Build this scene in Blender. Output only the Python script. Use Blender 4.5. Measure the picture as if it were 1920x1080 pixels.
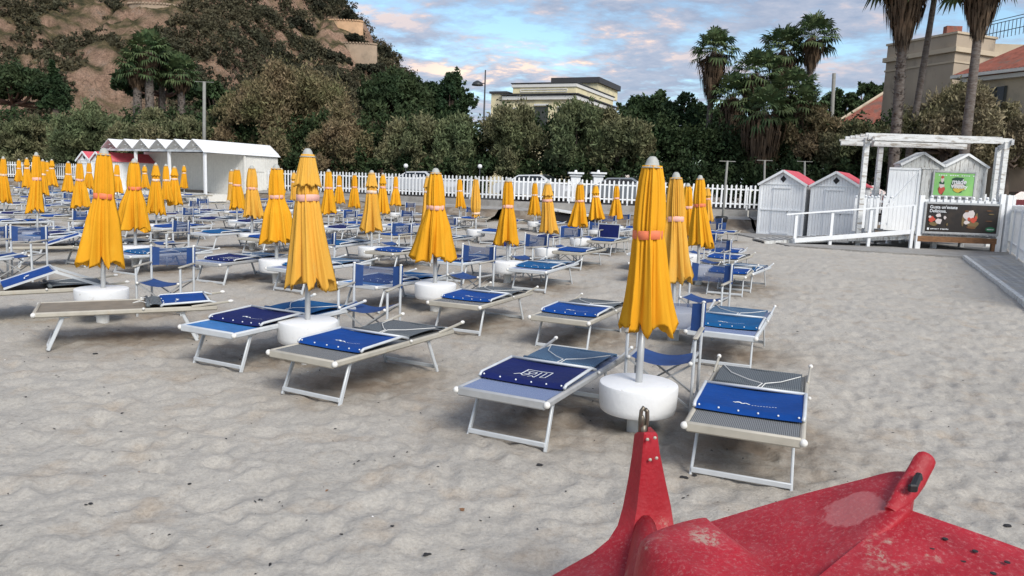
import bpy, math, random
import numpy as np
from mathutils import Vector, Matrix
random.seed(7); rng = np.random.default_rng(7)
sc = bpy.context.scene
for o in list(bpy.data.objects): bpy.data.objects.remove(o)
col = sc.collection
R = math.radians

# ------------------------------------------------------------------ camera
F, HC, PITCH, ROLL = 1400.0, 1.75, R(7.72), R(2.1)
_f = np.array([0, math.cos(PITCH), -math.sin(PITCH)]); _r0 = np.array([1., 0, 0]); _u0 = np.cross(_r0, _f)
_r = math.cos(ROLL)*_r0 + math.sin(ROLL)*_u0; _u = -math.sin(ROLL)*_r0 + math.cos(ROLL)*_u0
_C = np.array([0, 0, HC])
cam = bpy.data.cameras.new('camera'); camo = bpy.data.objects.new('camera', cam); col.objects.link(camo)
camo.matrix_world = Matrix(((_r[0], _u[0], -_f[0], 0), (_r[1], _u[1], -_f[1], 0), (_r[2], _u[2], -_f[2], HC), (0, 0, 0, 1)))
cam.sensor_width = 36; cam.lens = 36*F/1920; cam.clip_start = .05; cam.clip_end = 6000
sc.camera = camo
sc.render.resolution_x, sc.render.resolution_y = 1024, 576

def proj(p):
    q = np.array(p, float)-_C; d = q@_f
    return 960+F*(q@_r)/d, 540-F*(q@_u)/d, d
def ray(x, y): return _f+(x-960)/F*_r-(y-540)/F*_u
def onz(x, y, z=0.):
    v = ray(x, y); return Vector(_C+(z-HC)/v[2]*v)
def at(x, y, Y):
    v = ray(x, y); return Vector(_C+Y/v[1]*v)
def bx(px, Y, z=0.):
    x = (px-960)/F*Y
    for _ in range(6): x += (px-proj((x, Y, z))[0])/F*Y
    return x

# ------------------------------------------------------------------ sky, sun, exposure
SUN_EL, SUN_AZ = R(40), R(150)
w = bpy.data.worlds.new('World'); sc.world = w; w.use_nodes = True
nt = w.node_tree; nt.nodes.clear(); N = nt.nodes.new; L = nt.links.new
out = N('ShaderNodeOutputWorld'); bgs = N('ShaderNodeBackground'); bgc = N('ShaderNodeBackground'); mx = N('ShaderNodeMixShader')
sky = N('ShaderNodeTexSky'); sky.sky_type = 'NISHITA'; sky.sun_disc = False; sky.sun_elevation = SUN_EL; sky.sun_rotation = SUN_AZ
sky.air_density = 1.0; sky.dust_density = .4; sky.ozone_density = 1.3
tint = N('ShaderNodeMix'); tint.data_type = 'RGBA'; tint.blend_type = 'MULTIPLY'; tint.inputs[0].default_value = 1
tint.inputs[7].default_value = (.94, 1.03, 1.0, 1)
L(sky.outputs[0], tint.inputs[6]); L(tint.outputs[2], bgs.inputs[0]); bgs.inputs[1].default_value = .125
tc = N('ShaderNodeTexCoord'); sep = N('ShaderNodeSeparateXYZ'); L(tc.outputs['Generated'], sep.inputs[0])
def M2(op, a, b=None, clamp=False):
    n = N('ShaderNodeMath'); n.operation = op; n.use_clamp = clamp
    for i, v in enumerate((a, b)):
        if v is None: continue
        if isinstance(v, (int, float)): n.inputs[i].default_value = v
        else: L(v, n.inputs[i])
    return n.outputs[0]
zz = M2('ADD', M2('MAXIMUM', sep.outputs[2], 0.0), .16)
cx = M2('DIVIDE', sep.outputs[0], zz); cy = M2('DIVIDE', sep.outputs[1], zz)
cmb = N('ShaderNodeCombineXYZ'); L(cx, cmb.inputs[0]); L(cy, cmb.inputs[1])
mp = N('ShaderNodeMapping'); L(cmb.outputs[0], mp.inputs[0]); mp.inputs['Rotation'].default_value = (0, 0, R(38)); mp.inputs['Scale'].default_value = (1.0, 1.25, 1); mp.inputs['Location'].default_value = (3.1, 1.7, 0)
def noise(vec, s, det, rough, dist=0.):
    n = N('ShaderNodeTexNoise'); n.inputs['Scale'].default_value = s; n.inputs['Detail'].default_value = det
    n.inputs['Roughness'].default_value = rough; n.inputs['Distortion'].default_value = dist; L(vec, n.inputs['Vector']); return n.outputs[0]
def ramp(v, pts):
    n = N('ShaderNodeValToRGB'); L(v, n.inputs[0]); e = n.color_ramp.elements
    while len(e) < len(pts): e.new(.5)
    for el, (p, c) in zip(e, pts): el.position = p; el.color = c if len(c) == 4 else (*c, 1)
    return n.outputs[0]
n1 = noise(mp.outputs[0], 1.7, 10, .62, .2); n2 = noise(mp.outputs[0], 6.5, 8, .62, .1)
den = M2('ADD', M2('MULTIPLY', n1, .68), M2('MULTIPLY', n2, .32))
mask = ramp(den, [(.40, (0, 0, 0)), (.52, (1, 1, 1))])
mp2 = N('ShaderNodeMapping'); L(cmb.outputs[0], mp2.inputs[0]); mp2.inputs['Rotation'].default_value = (0, 0, R(38)); mp2.inputs['Scale'].default_value = (1, 1.25, 1); mp2.inputs['Location'].default_value = (3.22, 1.52, 0)
n3 = noise(mp2.outputs[0], 1.7, 10, .62, .2); n4 = noise(mp2.outputs[0], 6.5, 8, .62, .1)
den2 = M2('ADD', M2('MULTIPLY', n3, .68), M2('MULTIPLY', n4, .32))
lit = M2('ADD', M2('MULTIPLY', M2('SUBTRACT', den, den2), 5.5), .36, True)      # side of each cloud turned to the low sun
big = noise(cmb.outputs[0], .55, 2, .5)
lit2 = M2('MULTIPLY', lit, ramp(big, [(.38, (.45,)*3), (.6, (1,)*3)]), True)
ccol = ramp(lit2, [(0, (.30, .355, .48)), (.40, (.40, .435, .54)), (.64, (.58, .52, .555)), (.84, (.88, .68, .58)), (1, (1.0, .84, .64))])
L(ccol, bgc.inputs[0]); bgc.inputs[1].default_value = .80
L(M2('MULTIPLY', mask, .93), mx.inputs[0]); L(bgs.outputs[0], mx.inputs[1]); L(bgc.outputs[0], mx.inputs[2]); L(mx.outputs[0], out.inputs[0])
sun = bpy.data.lights.new('sun', 'SUN'); sun.energy = 2.25; sun.angle = R(26); sun.color = (1, .955, .89)
suno = bpy.data.objects.new('sun', sun); col.objects.link(suno)
sd = Vector((math.sin(SUN_AZ)*math.cos(SUN_EL), math.cos(SUN_AZ)*math.cos(SUN_EL), math.sin(SUN_EL)))
suno.rotation_euler = sd.to_track_quat('Z', 'Y').to_euler()
sc.view_settings.view_transform = 'Standard'; sc.view_settings.look = 'None'; sc.view_settings.gamma = 1
sc.view_settings.exposure = .62; sc.view_settings.use_curve_mapping = False
sc.cycles.max_bounces = 6; sc.cycles.diffuse_bounces = 2; sc.cycles.transparent_max_bounces = 6; sc.cycles.use_denoising = True
sc.cycles.caustics_reflective = False; sc.cycles.caustics_refractive = False

# ------------------------------------------------------------------ materials
def mat(name, c, rough=.6, metal=0., var=.12, vs=6., bump=0., bs=30., c2=None, c2s=3., c2t=(.5, .62), spec=.5, alpha=None, island=0., stretch=None, coat=0., trans=0.):
    m = bpy.data.materials.new(name); m.use_nodes = True; t = m.node_tree; b = t.nodes['Principled BSDF']
    n = t.nodes.new; l = t.links.new
    b.inputs['Roughness'].default_value = rough; b.inputs['Metallic'].default_value = metal
    b.inputs['Specular IOR Level'].default_value = spec; b.inputs['Coat Weight'].default_value = coat
    tcn = n('ShaderNodeTexCoord'); vec = tcn.outputs['Object']
    if stretch:
        mpn = n('ShaderNodeMapping'); mpn.inputs['Scale'].default_value = stretch; l(vec, mpn.inputs[0]); vec = mpn.outputs[0]
    nz = n('ShaderNodeTexNoise'); nz.inputs['Scale'].default_value = vs; nz.inputs['Detail'].default_value = 5; l(vec, nz.inputs['Vector'])
    rp = n('ShaderNodeValToRGB'); l(nz.outputs[0], rp.inputs[0])
    rp.color_ramp.elements[0].position = .3; rp.color_ramp.elements[1].position = .7
    rp.color_ramp.elements[0].color = (*[v*(1-var) for v in c], 1); rp.color_ramp.elements[1].color = (*[min(1, v*(1+var)) for v in c], 1)
    cur = rp.outputs[0]
    if c2:
        nz2 = n('ShaderNodeTexNoise'); nz2.inputs['Scale'].default_value = c2s; nz2.inputs['Detail'].default_value = 8; nz2.inputs['Roughness'].default_value = .65; l(vec, nz2.inputs['Vector'])
        r2 = n('ShaderNodeValToRGB'); r2.color_ramp.elements[0].position, r2.color_ramp.elements[1].position = c2t; l(nz2.outputs[0], r2.inputs[0])
        mxn = n('ShaderNodeMix'); mxn.data_type = 'RGBA'; l(r2.outputs[0], mxn.inputs[0]); l(cur, mxn.inputs[6]); mxn.inputs[7].default_value = (*c2, 1); cur = mxn.outputs[2]
    if island:
        g = n('ShaderNodeNewGeometry'); mr = n('ShaderNodeMapRange'); l(g.outputs['Random Per Island'], mr.inputs[0])
        mr.inputs[3].default_value = 1-island; mr.inputs[4].default_value = 1+island
        h = n('ShaderNodeHueSaturation'); l(cur, h.inputs['Color']); l(mr.outputs[0], h.inputs['Value']); cur = h.outputs[0]
    l(cur, b.inputs['Base Color'])
    if bump:
        nb = n('ShaderNodeTexNoise'); nb.inputs['Scale'].default_value = bs; nb.inputs['Detail'].default_value = 6; l(vec, nb.inputs['Vector'])
        bn = n('ShaderNodeBump'); bn.inputs['Strength'].default_value = bump; bn.inputs['Distance'].default_value = .02; l(nb.outputs[0], bn.inputs['Height']); l(bn.outputs[0], b.inputs['Normal'])
    o_ = t.nodes['Material Output']
    if trans:
        tr = n('ShaderNodeBsdfTranslucent'); l(cur, tr.inputs[0]); ms = n('ShaderNodeMixShader'); ms.inputs[0].default_value = trans
        l(b.outputs[0], ms.inputs[1]); l(tr.outputs[0], ms.inputs[2]); l(ms.outputs[0], o_.inputs[0])
    if alpha is not None:
        tp = n('ShaderNodeBsdfTransparent'); ms = n('ShaderNodeMixShader'); ms.inputs[0].default_value = alpha
        l(tp.outputs[0], ms.inputs[1]); l(b.outputs[0], ms.inputs[2]); l(ms.outputs[0], o_.inputs[0])
    return m
def weave(name, ca, cb, sc_=130., rough=.7):
    m = mat(name, ca, rough); t = m.node_tree; n = t.nodes.new; l = t.links.new; b = t.nodes['Principled BSDF']
    tcn = n('ShaderNodeTexCoord'); mpn = n('ShaderNodeMapping'); mpn.inputs['Scale'].default_value = (sc_, sc_, 1); mpn.inputs['Rotation'].default_value = (0, 0, R(45)); l(tcn.outputs['Object'], mpn.inputs[0])
    ck = n('ShaderNodeTexChecker'); ck.inputs['Scale'].default_value = 1; l(mpn.outputs[0], ck.inputs[0])
    ck.inputs[1].default_value = (*ca, 1); ck.inputs[2].default_value = (*cb, 1); l(ck.outputs[0], b.inputs['Base Color'])
    return m
MT = {}
MT['alu'] = mat('aluminium', (.46, .47, .47), .42, .35, .1, 9)
MT['alub'] = mat('beige_aluminium', (.47, .44, .37), .5, .15, .12, 7, c2=(.45, .36, .25), c2s=5, c2t=(.62, .74))
MT['aluw'] = mat('white_aluminium', (.58, .61, .63), .42, .1, .08, 7)
MT['white'] = mat('white_paint', (.84, .86, .87), .55, 0, .05, 8, bump=.15, bs=60, c2=(.55, .54, .50), c2s=4, c2t=(.63, .85))
MT['plast'] = mat('white_plastic', (.80, .81, .81), .5, 0, .04, 5, bump=.12, bs=30, c2=(.42, .37, .31), c2s=12, c2t=(.63, .74))
MT['post'] = mat('white_post', (.70, .70, .68), .6, 0, .08, 9, c2=(.5, .47, .42), c2s=7, c2t=(.6, .8))
MT['knob'] = mat('knob_plastic', (.75, .74, .70), .4)
MT['yel'] = mat('yellow_canvas', (.82, .395, .020), .8, 0, .10, 4, bump=.35, bs=14, spec=.2, trans=.10, c2=(.84, .44, .03), c2s=3.5, stretch=(1, 1, .35))
MT['yel2'] = mat('yellow_canvas_faded', (.80, .43, .065), .8, 0, .10, 4, bump=.35, bs=14, spec=.2, trans=.10, c2=(.72, .44, .10), c2s=3, stretch=(1, 1, .35))
MT['bando'] = mat('orange_strap', (.78, .20, .09), .7); MT['bandp'] = mat('pink_strap', (.80, .44, .36), .7); MT['bandw'] = mat('pale_strap', (.80, .62, .50), .7)
MT['cap'] = mat('grey_cap', (.40, .41, .38), .6, 0, .1, 20)
MT['royal'] = mat('royal_blue_canvas', (.002, .050, .245), .7, 0, .12, 9, bump=.2, bs=25, spec=.22)
MT['navy'] = mat('navy_canvas', (.006, .013, .095), .7, 0, .12, 9, bump=.2, bs=25, spec=.22)
MT['teal'] = mat('teal_blue_canvas', (.004, .085, .235), .7, 0, .15, 9, bump=.2, bs=25, spec=.22)
MT['chairb'] = mat('chair_blue', (.012, .052, .19), .75, 0, .12, 12)
MT['chairm'] = mat('chair_mesh_blue', (.03, .07, .19), .7, 0, .1, 12, alpha=.62)
MT['meshg'] = weave('grey_mesh_weave', (.045, .052, .060), (.27, .28, .28))
MT['meshb'] = weave('blue_mesh_weave', (.05, .10, .25), (.30, .35, .48))
MT['pad'] = weave('dark_mesh_pad', (.03, .04, .05), (.16, .18, .19), 110)
MT['padb'] = weave('blue_mesh_pad', (.02, .055, .11), (.10, .19, .30), 110)
MT['brown'] = mat('brown_mesh', (.21, .18, .14), .75, 0, .12, 9)
MT['lblue'] = mat('light_blue_mesh', (.03, .16, .42), .6, 0, .15, 9)
MT['cord'] = mat('white_cord', (.75, .75, .72), .7); MT['logo'] = mat('white_print', (.75, .78, .80), .6)
MT['dark'] = mat('near_black', (.02, .02, .022), .8); MT['black'] = mat('black_rubber', (.012, .012, .013), .5)  # first is a plain near-black for vents, timber box, drain holes and seaweed
MT['steel'] = mat('worn_steel', (.16, .14, .11), .45, .7, .3, 30)
MT['pink'] = mat('pink_red_roof', (.62, .10, .13), .6, 0, .12, 5, c2=(.62, .30, .28), c2s=3, c2t=(.55, .8))
MT['hut'] = mat('white_boards', (.90, .92, .93), .6, 0, .06, 6, bump=.2, bs=40, c2=(.80, .82, .81), c2s=4, c2t=(.58, .8), stretch=(3, 3, .5))
MT['hutw'] = mat('cream_boards', (.74, .73, .68), .6, 0, .05, 6, bump=.15, bs=40)
MT['old'] = mat('weathered_white', (.66, .67, .65), .8, 0, .12, 8, bump=.4, bs=40, c2=(.26, .24, .21), c2s=5, c2t=(.52, .66), stretch=(2.5, 2.5, .5))
MT['beam'] = mat('peeling_white_beam', (.70, .71, .70), .8, 0, .12, 8, bump=.4, bs=30, c2=(.36, .33, .29), c2s=5, c2t=(.52, .62), stretch=(.5, 2.5, 2.5))
MT['wood'] = mat('bare_wood', (.22, .11, .05), .75, 0, .3, 6, stretch=(1, 4, 4))
MT['deck'] = mat('grey_decking', (.36, .36, .35), .85, 0, .2, 6, c2=(.40, .36, .29), c2s=2, c2t=(.5, .65), island=.12)
MT['conc'] = mat('concrete', (.30, .29, .27), .85, 0, .15, 3, bump=.3, bs=20, c2=(.20, .18, .16), c2s=1.2, c2t=(.5, .7))
MT['asph'] = mat('asphalt', (.055, .055, .056), .9, 0, .2, 4)
MT['earth'] = mat('brown_bank', (.17, .135, .10), .95, 0, .3, 2, bump=.6, bs=8, c2=(.26, .23, .19), c2s=1.5)
MT['pole'] = mat('grey_pole', (.24, .24, .22), .7, 0, .12, 6)
MT['lampm'] = mat('dark_lamp_metal', (.03, .035, .04), .5)
MT['cream'] = mat('cream_stucco', (.74, .66, .42), .8, 0, .06, 2, c2=(.56, .50, .36), c2s=.6)
MT['trim'] = mat('white_trim', (.68, .67, .64), .7, 0, .05, 2)
MT['slate'] = mat('dark_roof_edge', (.045, .045, .05), .7)
MT['beige'] = mat('stained_beige_stucco', (.40, .33, .25), .85, 0, .10, .8, bump=.2, bs=4, c2=(.25, .21, .17), c2s=.9, c2t=(.52, .72), stretch=(1, 1, .6))
MT['beige2'] = mat('pale_beige_stucco', (.50, .42, .31), .85, 0, .10, .8, c2=(.30, .26, .20), c2s=.7, c2t=(.56, .75))
MT['tile'] = mat('red_roof_tile', (.27, .085, .055), .8, 0, .28, 3, bump=.8, bs=8, c2=(.16, .09, .07), c2s=1.5)
MT['glass'] = mat('window_glass', (.02, .025, .03), .1, 0, .1, 2); MT['shut'] = mat('shutter', (.05, .055, .05), .6)
MT['stone'] = mat('sunlit_tint_ochre_stone', (.58, .37, .22), .9, 0, .18, .6, bump=.5, bs=1.5, c2=(.36, .25, .16), c2s=.3)  # ochre stone with the warm sunlight on the upper walls put into its colour
MT['stone2'] = mat('grey_ochre_wall', (.38, .29, .21), .9, 0, .18, .6, bump=.5, bs=1.5, c2=(.24, .19, .14), c2s=.3)
MT['bark'] = mat('bark', (.12, .09, .07), .9, 0, .3, 3, bump=.5, bs=10)
MT['bark2'] = mat('red_brown_bark', (.17, .10, .075), .9, 0, .3, 3, bump=.5, bs=10)
MT['ptrunk'] = mat('palm_trunk', (.15, .13, .115), .95, 0, .3, 3, bump=1, bs=9, stretch=(1, 1, 3), c2=(.10, .075, .06), c2s=5, c2t=(.48, .58))
LB = 1.6
def leafm(n, c, c2, isl=.45, s=.35): c = tuple(v*LB for v in c); c2 = tuple(v*LB for v in c2); return mat(n, c, .75, 0, .45, s*2.5, c2=c2, c2s=s, c2t=(.4, .62), island=isl*.75, spec=.2, trans=.15)
MT['tam'] = leafm('tamarisk_green', (.078, .090, .045), (.125, .112, .062))
MT['tamb'] = leafm('tamarisk_brown', (.145, .108, .064), (.090, .090, .042))
MT['tamg'] = leafm('tamarisk_fresh', (.070, .092, .045), (.105, .112, .056))
MT['tamr'] = leafm('tamarisk_dry', (.18, .15, .098), (.10, .10, .050))
MT['pine'] = leafm('pine_green', (.020, .036, .016), (.036, .050, .021))
MT['dk'] = leafm('dark_evergreen', (.016, .034, .016), (.028, .046, .019))
MT['dkh'] = leafm('hill_evergreen', (.024, .028, .019), (.044, .041, .026), s=.1)
MT['hedge'] = leafm('hedge_green', (.020, .036, .015), (.032, .046, .018), s=.8)
MT['mid'] = leafm('broadleaf_green', (.026, .046, .019), (.040, .060, .025))
MT['frond'] = leafm('palm_frond', (.034, .060, .026), (.070, .088, .036), .5, 1.)
MT['dead'] = leafm('dead_frond', (.088, .058, .036), (.060, .045, .032), .5, 1.)
MT['scrub'] = leafm('scrub', (.036, .037, .022), (.062, .053, .031), .5, .05)
MT['carw'] = mat('white_car_paint', (.62, .64, .66), .3, 0, .02, 3, coat=.5); MT['carr'] = mat('dark_red_car_paint', (.16, .012, .022), .3, 0, .02, 3, coat=.5)
MT['tyre'] = mat('tyre', (.02, .02, .02), .8); MT['carg'] = mat('grey_car_paint', (.20, .22, .24), .3, 0, .02, 3, coat=.5)

# ------------------------------------------------------------------ mesh builder
class MB:
    def __init__(s): s.v = []; s.f = []; s.m = []
    def add(s, vs, fs, mi=0):
        o = len(s.v); s.v += [tuple(v) for v in vs]; s.f += [tuple(i+o for i in f) for f in fs]; s.m += [mi]*len(fs); return s
    def box(s, c, d, rot=None, mi=0, bev=0.):
        x, y, z = [k/2 for k in d]; b = min(bev, x*.9, y*.9, z*.9)
        c = Vector(c); Mx = rot if rot is not None else Matrix.Identity(3)
        if b <= 0:
            vs = [(-x,-y,-z),(x,-y,-z),(x,y,-z),(-x,y,-z),(-x,-y,z),(x,-y,z),(x,y,z),(-x,y,z)]
            fs = [(0,3,2,1),(4,5,6,7),(0,1,5,4),(1,2,6,5),(2,3,7,6),(3,0,4,7)]
        else:
            def ring(hx, hy, bb, zz): return [(-hx+bb,-hy,zz),(hx-bb,-hy,zz),(hx,-hy+bb,zz),(hx,hy-bb,zz),(hx-bb,hy,zz),(-hx+bb,hy,zz),(-hx,hy-bb,zz),(-hx,-hy+bb,zz)]
            vs = ring(x-b,y-b,b*.3,-z)+ring(x,y,b,-z+b)+ring(x,y,b,z-b)+ring(x-b,y-b,b*.3,z); fs = [tuple(range(7,-1,-1)), tuple(range(24,32))]
            for k in range(3):
                for i in range(8): j = (i+1) % 8; fs.append((k*8+i,k*8+j,k*8+8+j,k*8+8+i))
        return s.add([c+Mx@Vector(v) for v in vs], fs, mi)
    def bar(s, a, b, wd, ht, up=(0,0,1), mi=0, bev=0.):
        a, b = Vector(a), Vector(b); y = (b-a); ln = y.length; y.normalize(); u = Vector(up)
        if abs(y.dot(u)) > .98: u = Vector((0, 1, 0)) if abs(y.y) < .9 else Vector((1, 0, 0))
        x = y.cross(u).normalized(); z = x.cross(y)
        return s.box((a+b)/2, (wd, ln, ht), Matrix((x, y, z)).transposed(), mi, bev)
    def tube(s, pts, r, n=8, mi=0, cap=True):
        pts = [Vector(p) for p in pts]; rs = r if isinstance(r, (list, tuple)) else [r]*len(pts); vs = []; px = None
        for i, p in enumerate(pts):
            d = (pts[min(i+1, len(pts)-1)]-pts[max(i-1, 0)]).normalized()
            if px is None: px = d.orthogonal().normalized()
            px = (px-d*px.dot(d)).normalized(); py = d.cross(px)
            vs += [p+(px*math.cos(a)+py*math.sin(a))*rs[i] for a in [2*math.pi*k/n for k in range(n)]]
        fs = [(i*n+k, i*n+(k+1) % n, (i+1)*n+(k+1) % n, (i+1)*n+k) for i in range(len(pts)-1) for k in range(n)]
        if cap: fs += [tuple(range(n-1, -1, -1)), tuple(range((len(pts)-1)*n, len(pts)*n))]
        return s.add(vs, fs, mi)
    def lathe(s, prof, c=(0,0,0), n=24, mi=0):
        vs = []; c = Vector(c)
        for r, z in prof: vs += [c+Vector((r*math.cos(2*math.pi*k/n), r*math.sin(2*math.pi*k/n), z)) for k in range(n)]
        m = len(prof); fs = [(i*n+k, i*n+(k+1) % n, (i+1)*n+(k+1) % n, (i+1)*n+k) for i in range(m-1) for k in range(n)]
        fs += [tuple(range(n-1, -1, -1)), tuple(range((m-1)*n, m*n))]
        return s.add(vs, fs, mi)
    def ball(s, c, r, n=8, mi=0, sq=(1,1,1)):
        prof = [(r*math.sin(math.pi*i/n), -r*math.cos(math.pi*i/n)) for i in range(1, n)]
        k = len(s.v); s.lathe(prof, (0,0,0), n+2, mi)
        for i in range(k, len(s.v)): v = s.v[i]; s.v[i] = (c[0]+v[0]*sq[0], c[1]+v[1]*sq[1], c[2]+v[2]*sq[2])
        return s
    def poly(s, pts, mi=0): return s.add(pts, [tuple(range(len(pts)))], mi)
    def grid(s, fn, nu, nv, mi=0):
        vs = [fn(i/nu, j/nv) for j in range(nv+1) for i in range(nu+1)]
        return s.add(vs, [(j*(nu+1)+i, j*(nu+1)+i+1, (j+1)*(nu+1)+i+1, (j+1)*(nu+1)+i) for j in range(nv) for i in range(nu)], mi)
    def slab(s, pts, h, mi=0):     # prism: polygon pts (top), thickness h downwards
        n = len(pts); top = [Vector(p) for p in pts]; bot = [p-Vector((0,0,h)) for p in top]
        return s.add(top+bot, [tuple(range(n)), tuple(range(2*n-1, n-1, -1))]+[(i, i+n, (i+1) % n+n, (i+1) % n) for i in range(n)], mi)
    def mesh(s, name, mats, smooth=False):
        me = bpy.data.meshes.new(name); me.from_pydata(s.v, [], s.f); me.update()
        for m in (mats if isinstance(mats, (list, tuple)) else [mats]): me.materials.append(MT[m] if isinstance(m, str) else m)
        me.polygons.foreach_set('material_index', s.m)
        if smooth: me.polygons.foreach_set('use_smooth', [True]*len(s.f)); 
        if smooth == 2:
            try: me.set_sharp_from_angle(angle=R(40))
            except Exception: pass
        return me
    def build(s, name, mats, parent=None, smooth=False, loc=None, rot=None):
        o = bpy.data.objects.new(name, s.mesh(name, mats, smooth)); col.objects.link(o)
        if parent: o.parent = parent
        if loc is not None: o.location = loc
        if rot is not None: o.rotation_euler = rot
        return o
def tag(o, label=None, cat=None, group=None, kind=None):
    if label: o['label'] = label
    if cat: o['category'] = cat
    if group: o['group'] = group
    if kind: o['kind'] = kind
    return o
def empty(name, loc=(0,0,0), rz=0., label=None, cat=None, group=None):
    o = bpy.data.objects.new(name, None); col.objects.link(o); o.location = loc; o.rotation_euler = (0, 0, rz); o.empty_display_size = .1
    return tag(o, label, cat, group)
def put(name, me, parent, loc=None, rot=None, scale=None):
    o = bpy.data.objects.new(name, me); col.objects.link(o); o.parent = parent
    if loc is not None: o.location = loc
    if rot is not None: o.rotation_euler = rot
    if scale is not None: o.scale = scale
    return o
def copy_tree(o, parent=None):
    c = o.copy(); col.objects.link(c); c.parent = parent
    for ch in list(o.children): copy_tree(ch, c)
    return c
def text(name, body, parent, mtx, size, m, align='LEFT', shear=0., off=0.):
    cu = bpy.data.curves.new(name, 'FONT'); cu.body = body; cu.size = size; cu.align_x = align; cu.extrude = .002; cu.shear = shear; cu.offset = off
    cu.materials.append(MT[m]); tmp = bpy.data.objects.new(name, cu); me = bpy.data.meshes.new_from_object(tmp); bpy.data.objects.remove(tmp)
    o = bpy.data.objects.new(name, me); col.objects.link(o); o.parent = parent; o.matrix_local = mtx; return o

# ------------------------------------------------------------------ noise helpers
def vnoise(x, y, seed=0):
    xi = np.floor(x).astype(np.int64); yi = np.floor(y).astype(np.int64); fx = x-xi; fy = y-yi
    fx = fx*fx*(3-2*fx); fy = fy*fy*(3-2*fy)
    def h(a, b):
        n = (a*374761393+b*668265263+seed*1442695041) & 0x7fffffff; n = ((n ^ (n >> 13))*1274126177) & 0x7fffffff
        return ((n ^ (n >> 16)) & 0xffff)/65535.
    return (h(xi, yi)*(1-fx)+h(xi+1, yi)*fx)*(1-fy)+(h(xi, yi+1)*(1-fx)+h(xi+1, yi+1)*fx)*fy
def fbm(x, y, o=4, seed=0):
    s = 0; a = .5; t = 0
    for k in range(o): s = s+a*vnoise(x*2**k, y*2**k, seed+k); t += a; a *= .5
    return s/t
def dimples(x, y, cell, rad, seed):
    gx = np.floor(x/cell).astype(np.int64); gy = np.floor(y/cell).astype(np.int64); out_ = np.zeros_like(x)
    for dx in (-1, 0, 1):
        for dy in (-1, 0, 1):
            a, b = gx+dx, gy+dy
            n = (a*73856093 ^ b*19349663 ^ seed*83492791) & 0xfffffff; n = (n*1103515245+12345) & 0x7fffffff
            r1 = (n & 0x3ff)/1023.; r2 = ((n >> 10) & 0x3ff)/1023.; r3 = ((n >> 20) & 0x3ff)/1023.
            px, py = (a+.15+.7*r1)*cell, (b+.15+.7*r2)*cell; th = r3*6.28
            ux, uy = (x-px)*np.cos(th)+(y-py)*np.sin(th), -(x-px)*np.sin(th)+(y-py)*np.cos(th)
            q = np.sqrt((ux/(rad*1.35))**2+(uy/(rad*.8))**2)
            out_ += (.4+.6*r3)*(-np.exp(-q*q*1.6)+.45*np.exp(-((q-1.45)/.42)**2))
    return out_
def smst(a, b, x):
    t = np.clip((x-a)/(b-a), 0, 1); return t*t*(3-2*t)
def gz0(x, y): return .33*smst(28, 44, y)*smst(-5, -13, x)
def sandz(x, y):
    x = np.asarray(x, float); y = np.asarray(y, float)
    d = np.maximum(np.hypot(x, y), 1)
    z = gz0(x, y)
    wx = x+.35*fbm(x*1.1, y*1.1, 3, 5)
    h = .055*(fbm(x*.45, y*.45, 3, 1)-.5)+.062*(fbm(wx*2.1, y*2.1, 4, 2)-.5)
    h = h+.030*(np.abs(fbm(wx*4.2, y*4.4+.5*wx, 4, 3)-.5)*-2+.3)+.020*(fbm(x*12, y*12, 3, 8)-.5)
    h = h+.030*dimples(wx+.3*(fbm(x*2.3, y*2.3, 2, 71)-.5), y, .40, .10, 3)+.014*dimples(x+7, y+3, .21, .055, 9)
    return z+h*np.clip(1.15-d/90, .35, 1)
def gz(x, y): return float(sandz(np.array([x]), np.array([y]))[0])

# ------------------------------------------------------------------ sand
ys = [-150, -60, -20, -8, -3, -1, 0, .4, .8]; y = 1.1
while y < 34: ys.append(y); y += max(.022, y*.0085)
while y < 62: ys.append(y); y *= 1.02
ys = np.array(ys); na = 620
av = np.linspace(-1, 1, na); av = av*.86
YY, AA = np.meshgrid(ys, av, indexing='ij'); XX = AA*np.maximum(YY, 0)+AA*2.2
ext = [-400, -120, -50]
XX = np.concatenate([np.tile(np.array([[-500., -160., -75.]]), (len(ys), 1)), XX, np.tile(np.array([[75., 160., 500.]]), (len(ys), 1))], 1)
YY = np.concatenate([YY[:, :3], YY, YY[:, :3]], 1)
ZZ = sandz(XX, YY); nx_ = XX.shape[1]; ny_ = XX.shape[0]
def gridmesh(name, X_, Y_, Z_, m, smooth=True):
    h, wd = X_.shape; me = bpy.data.meshes.new(name); co = np.stack([X_, Y_, Z_], -1).reshape(-1, 3).astype(np.float32)
    idx = np.arange(h*wd).reshape(h, wd); q = np.stack([idx[:-1, :-1], idx[:-1, 1:], idx[1:, 1:], idx[1:, :-1]], -1).reshape(-1, 4)
    me.vertices.add(len(co)); me.vertices.foreach_set('co', co.ravel()); me.loops.add(q.size); me.loops.foreach_set('vertex_index', q.ravel().astype(np.int32))
    me.polygons.add(len(q)); me.polygons.foreach_set('loop_start', np.arange(0, q.size, 4, dtype=np.int32)); me.polygons.foreach_set('loop_total', np.full(len(q), 4, np.int32))
    me.update(); me.validate(); me.materials.append(m)
    if smooth: me.polygons.foreach_set('use_smooth', np.ones(len(q), bool))
    return me
sm = bpy.data.materials.new('sand'); sm.use_nodes = True; t = sm.node_tree; b = t.nodes['Principled BSDF']; b.inputs['Roughness'].default_value = .95; b.inputs['Specular IOR Level'].default_value = .15
def SN(s, d, r=.6):
    n = t.nodes.new('ShaderNodeTexNoise'); n.inputs['Scale'].default_value = s; n.inputs['Detail'].default_value = d; n.inputs['Roughness'].default_value = r
    t.links.new(stc.outputs['Object'], n.inputs['Vector']); return n.outputs[0]
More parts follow.
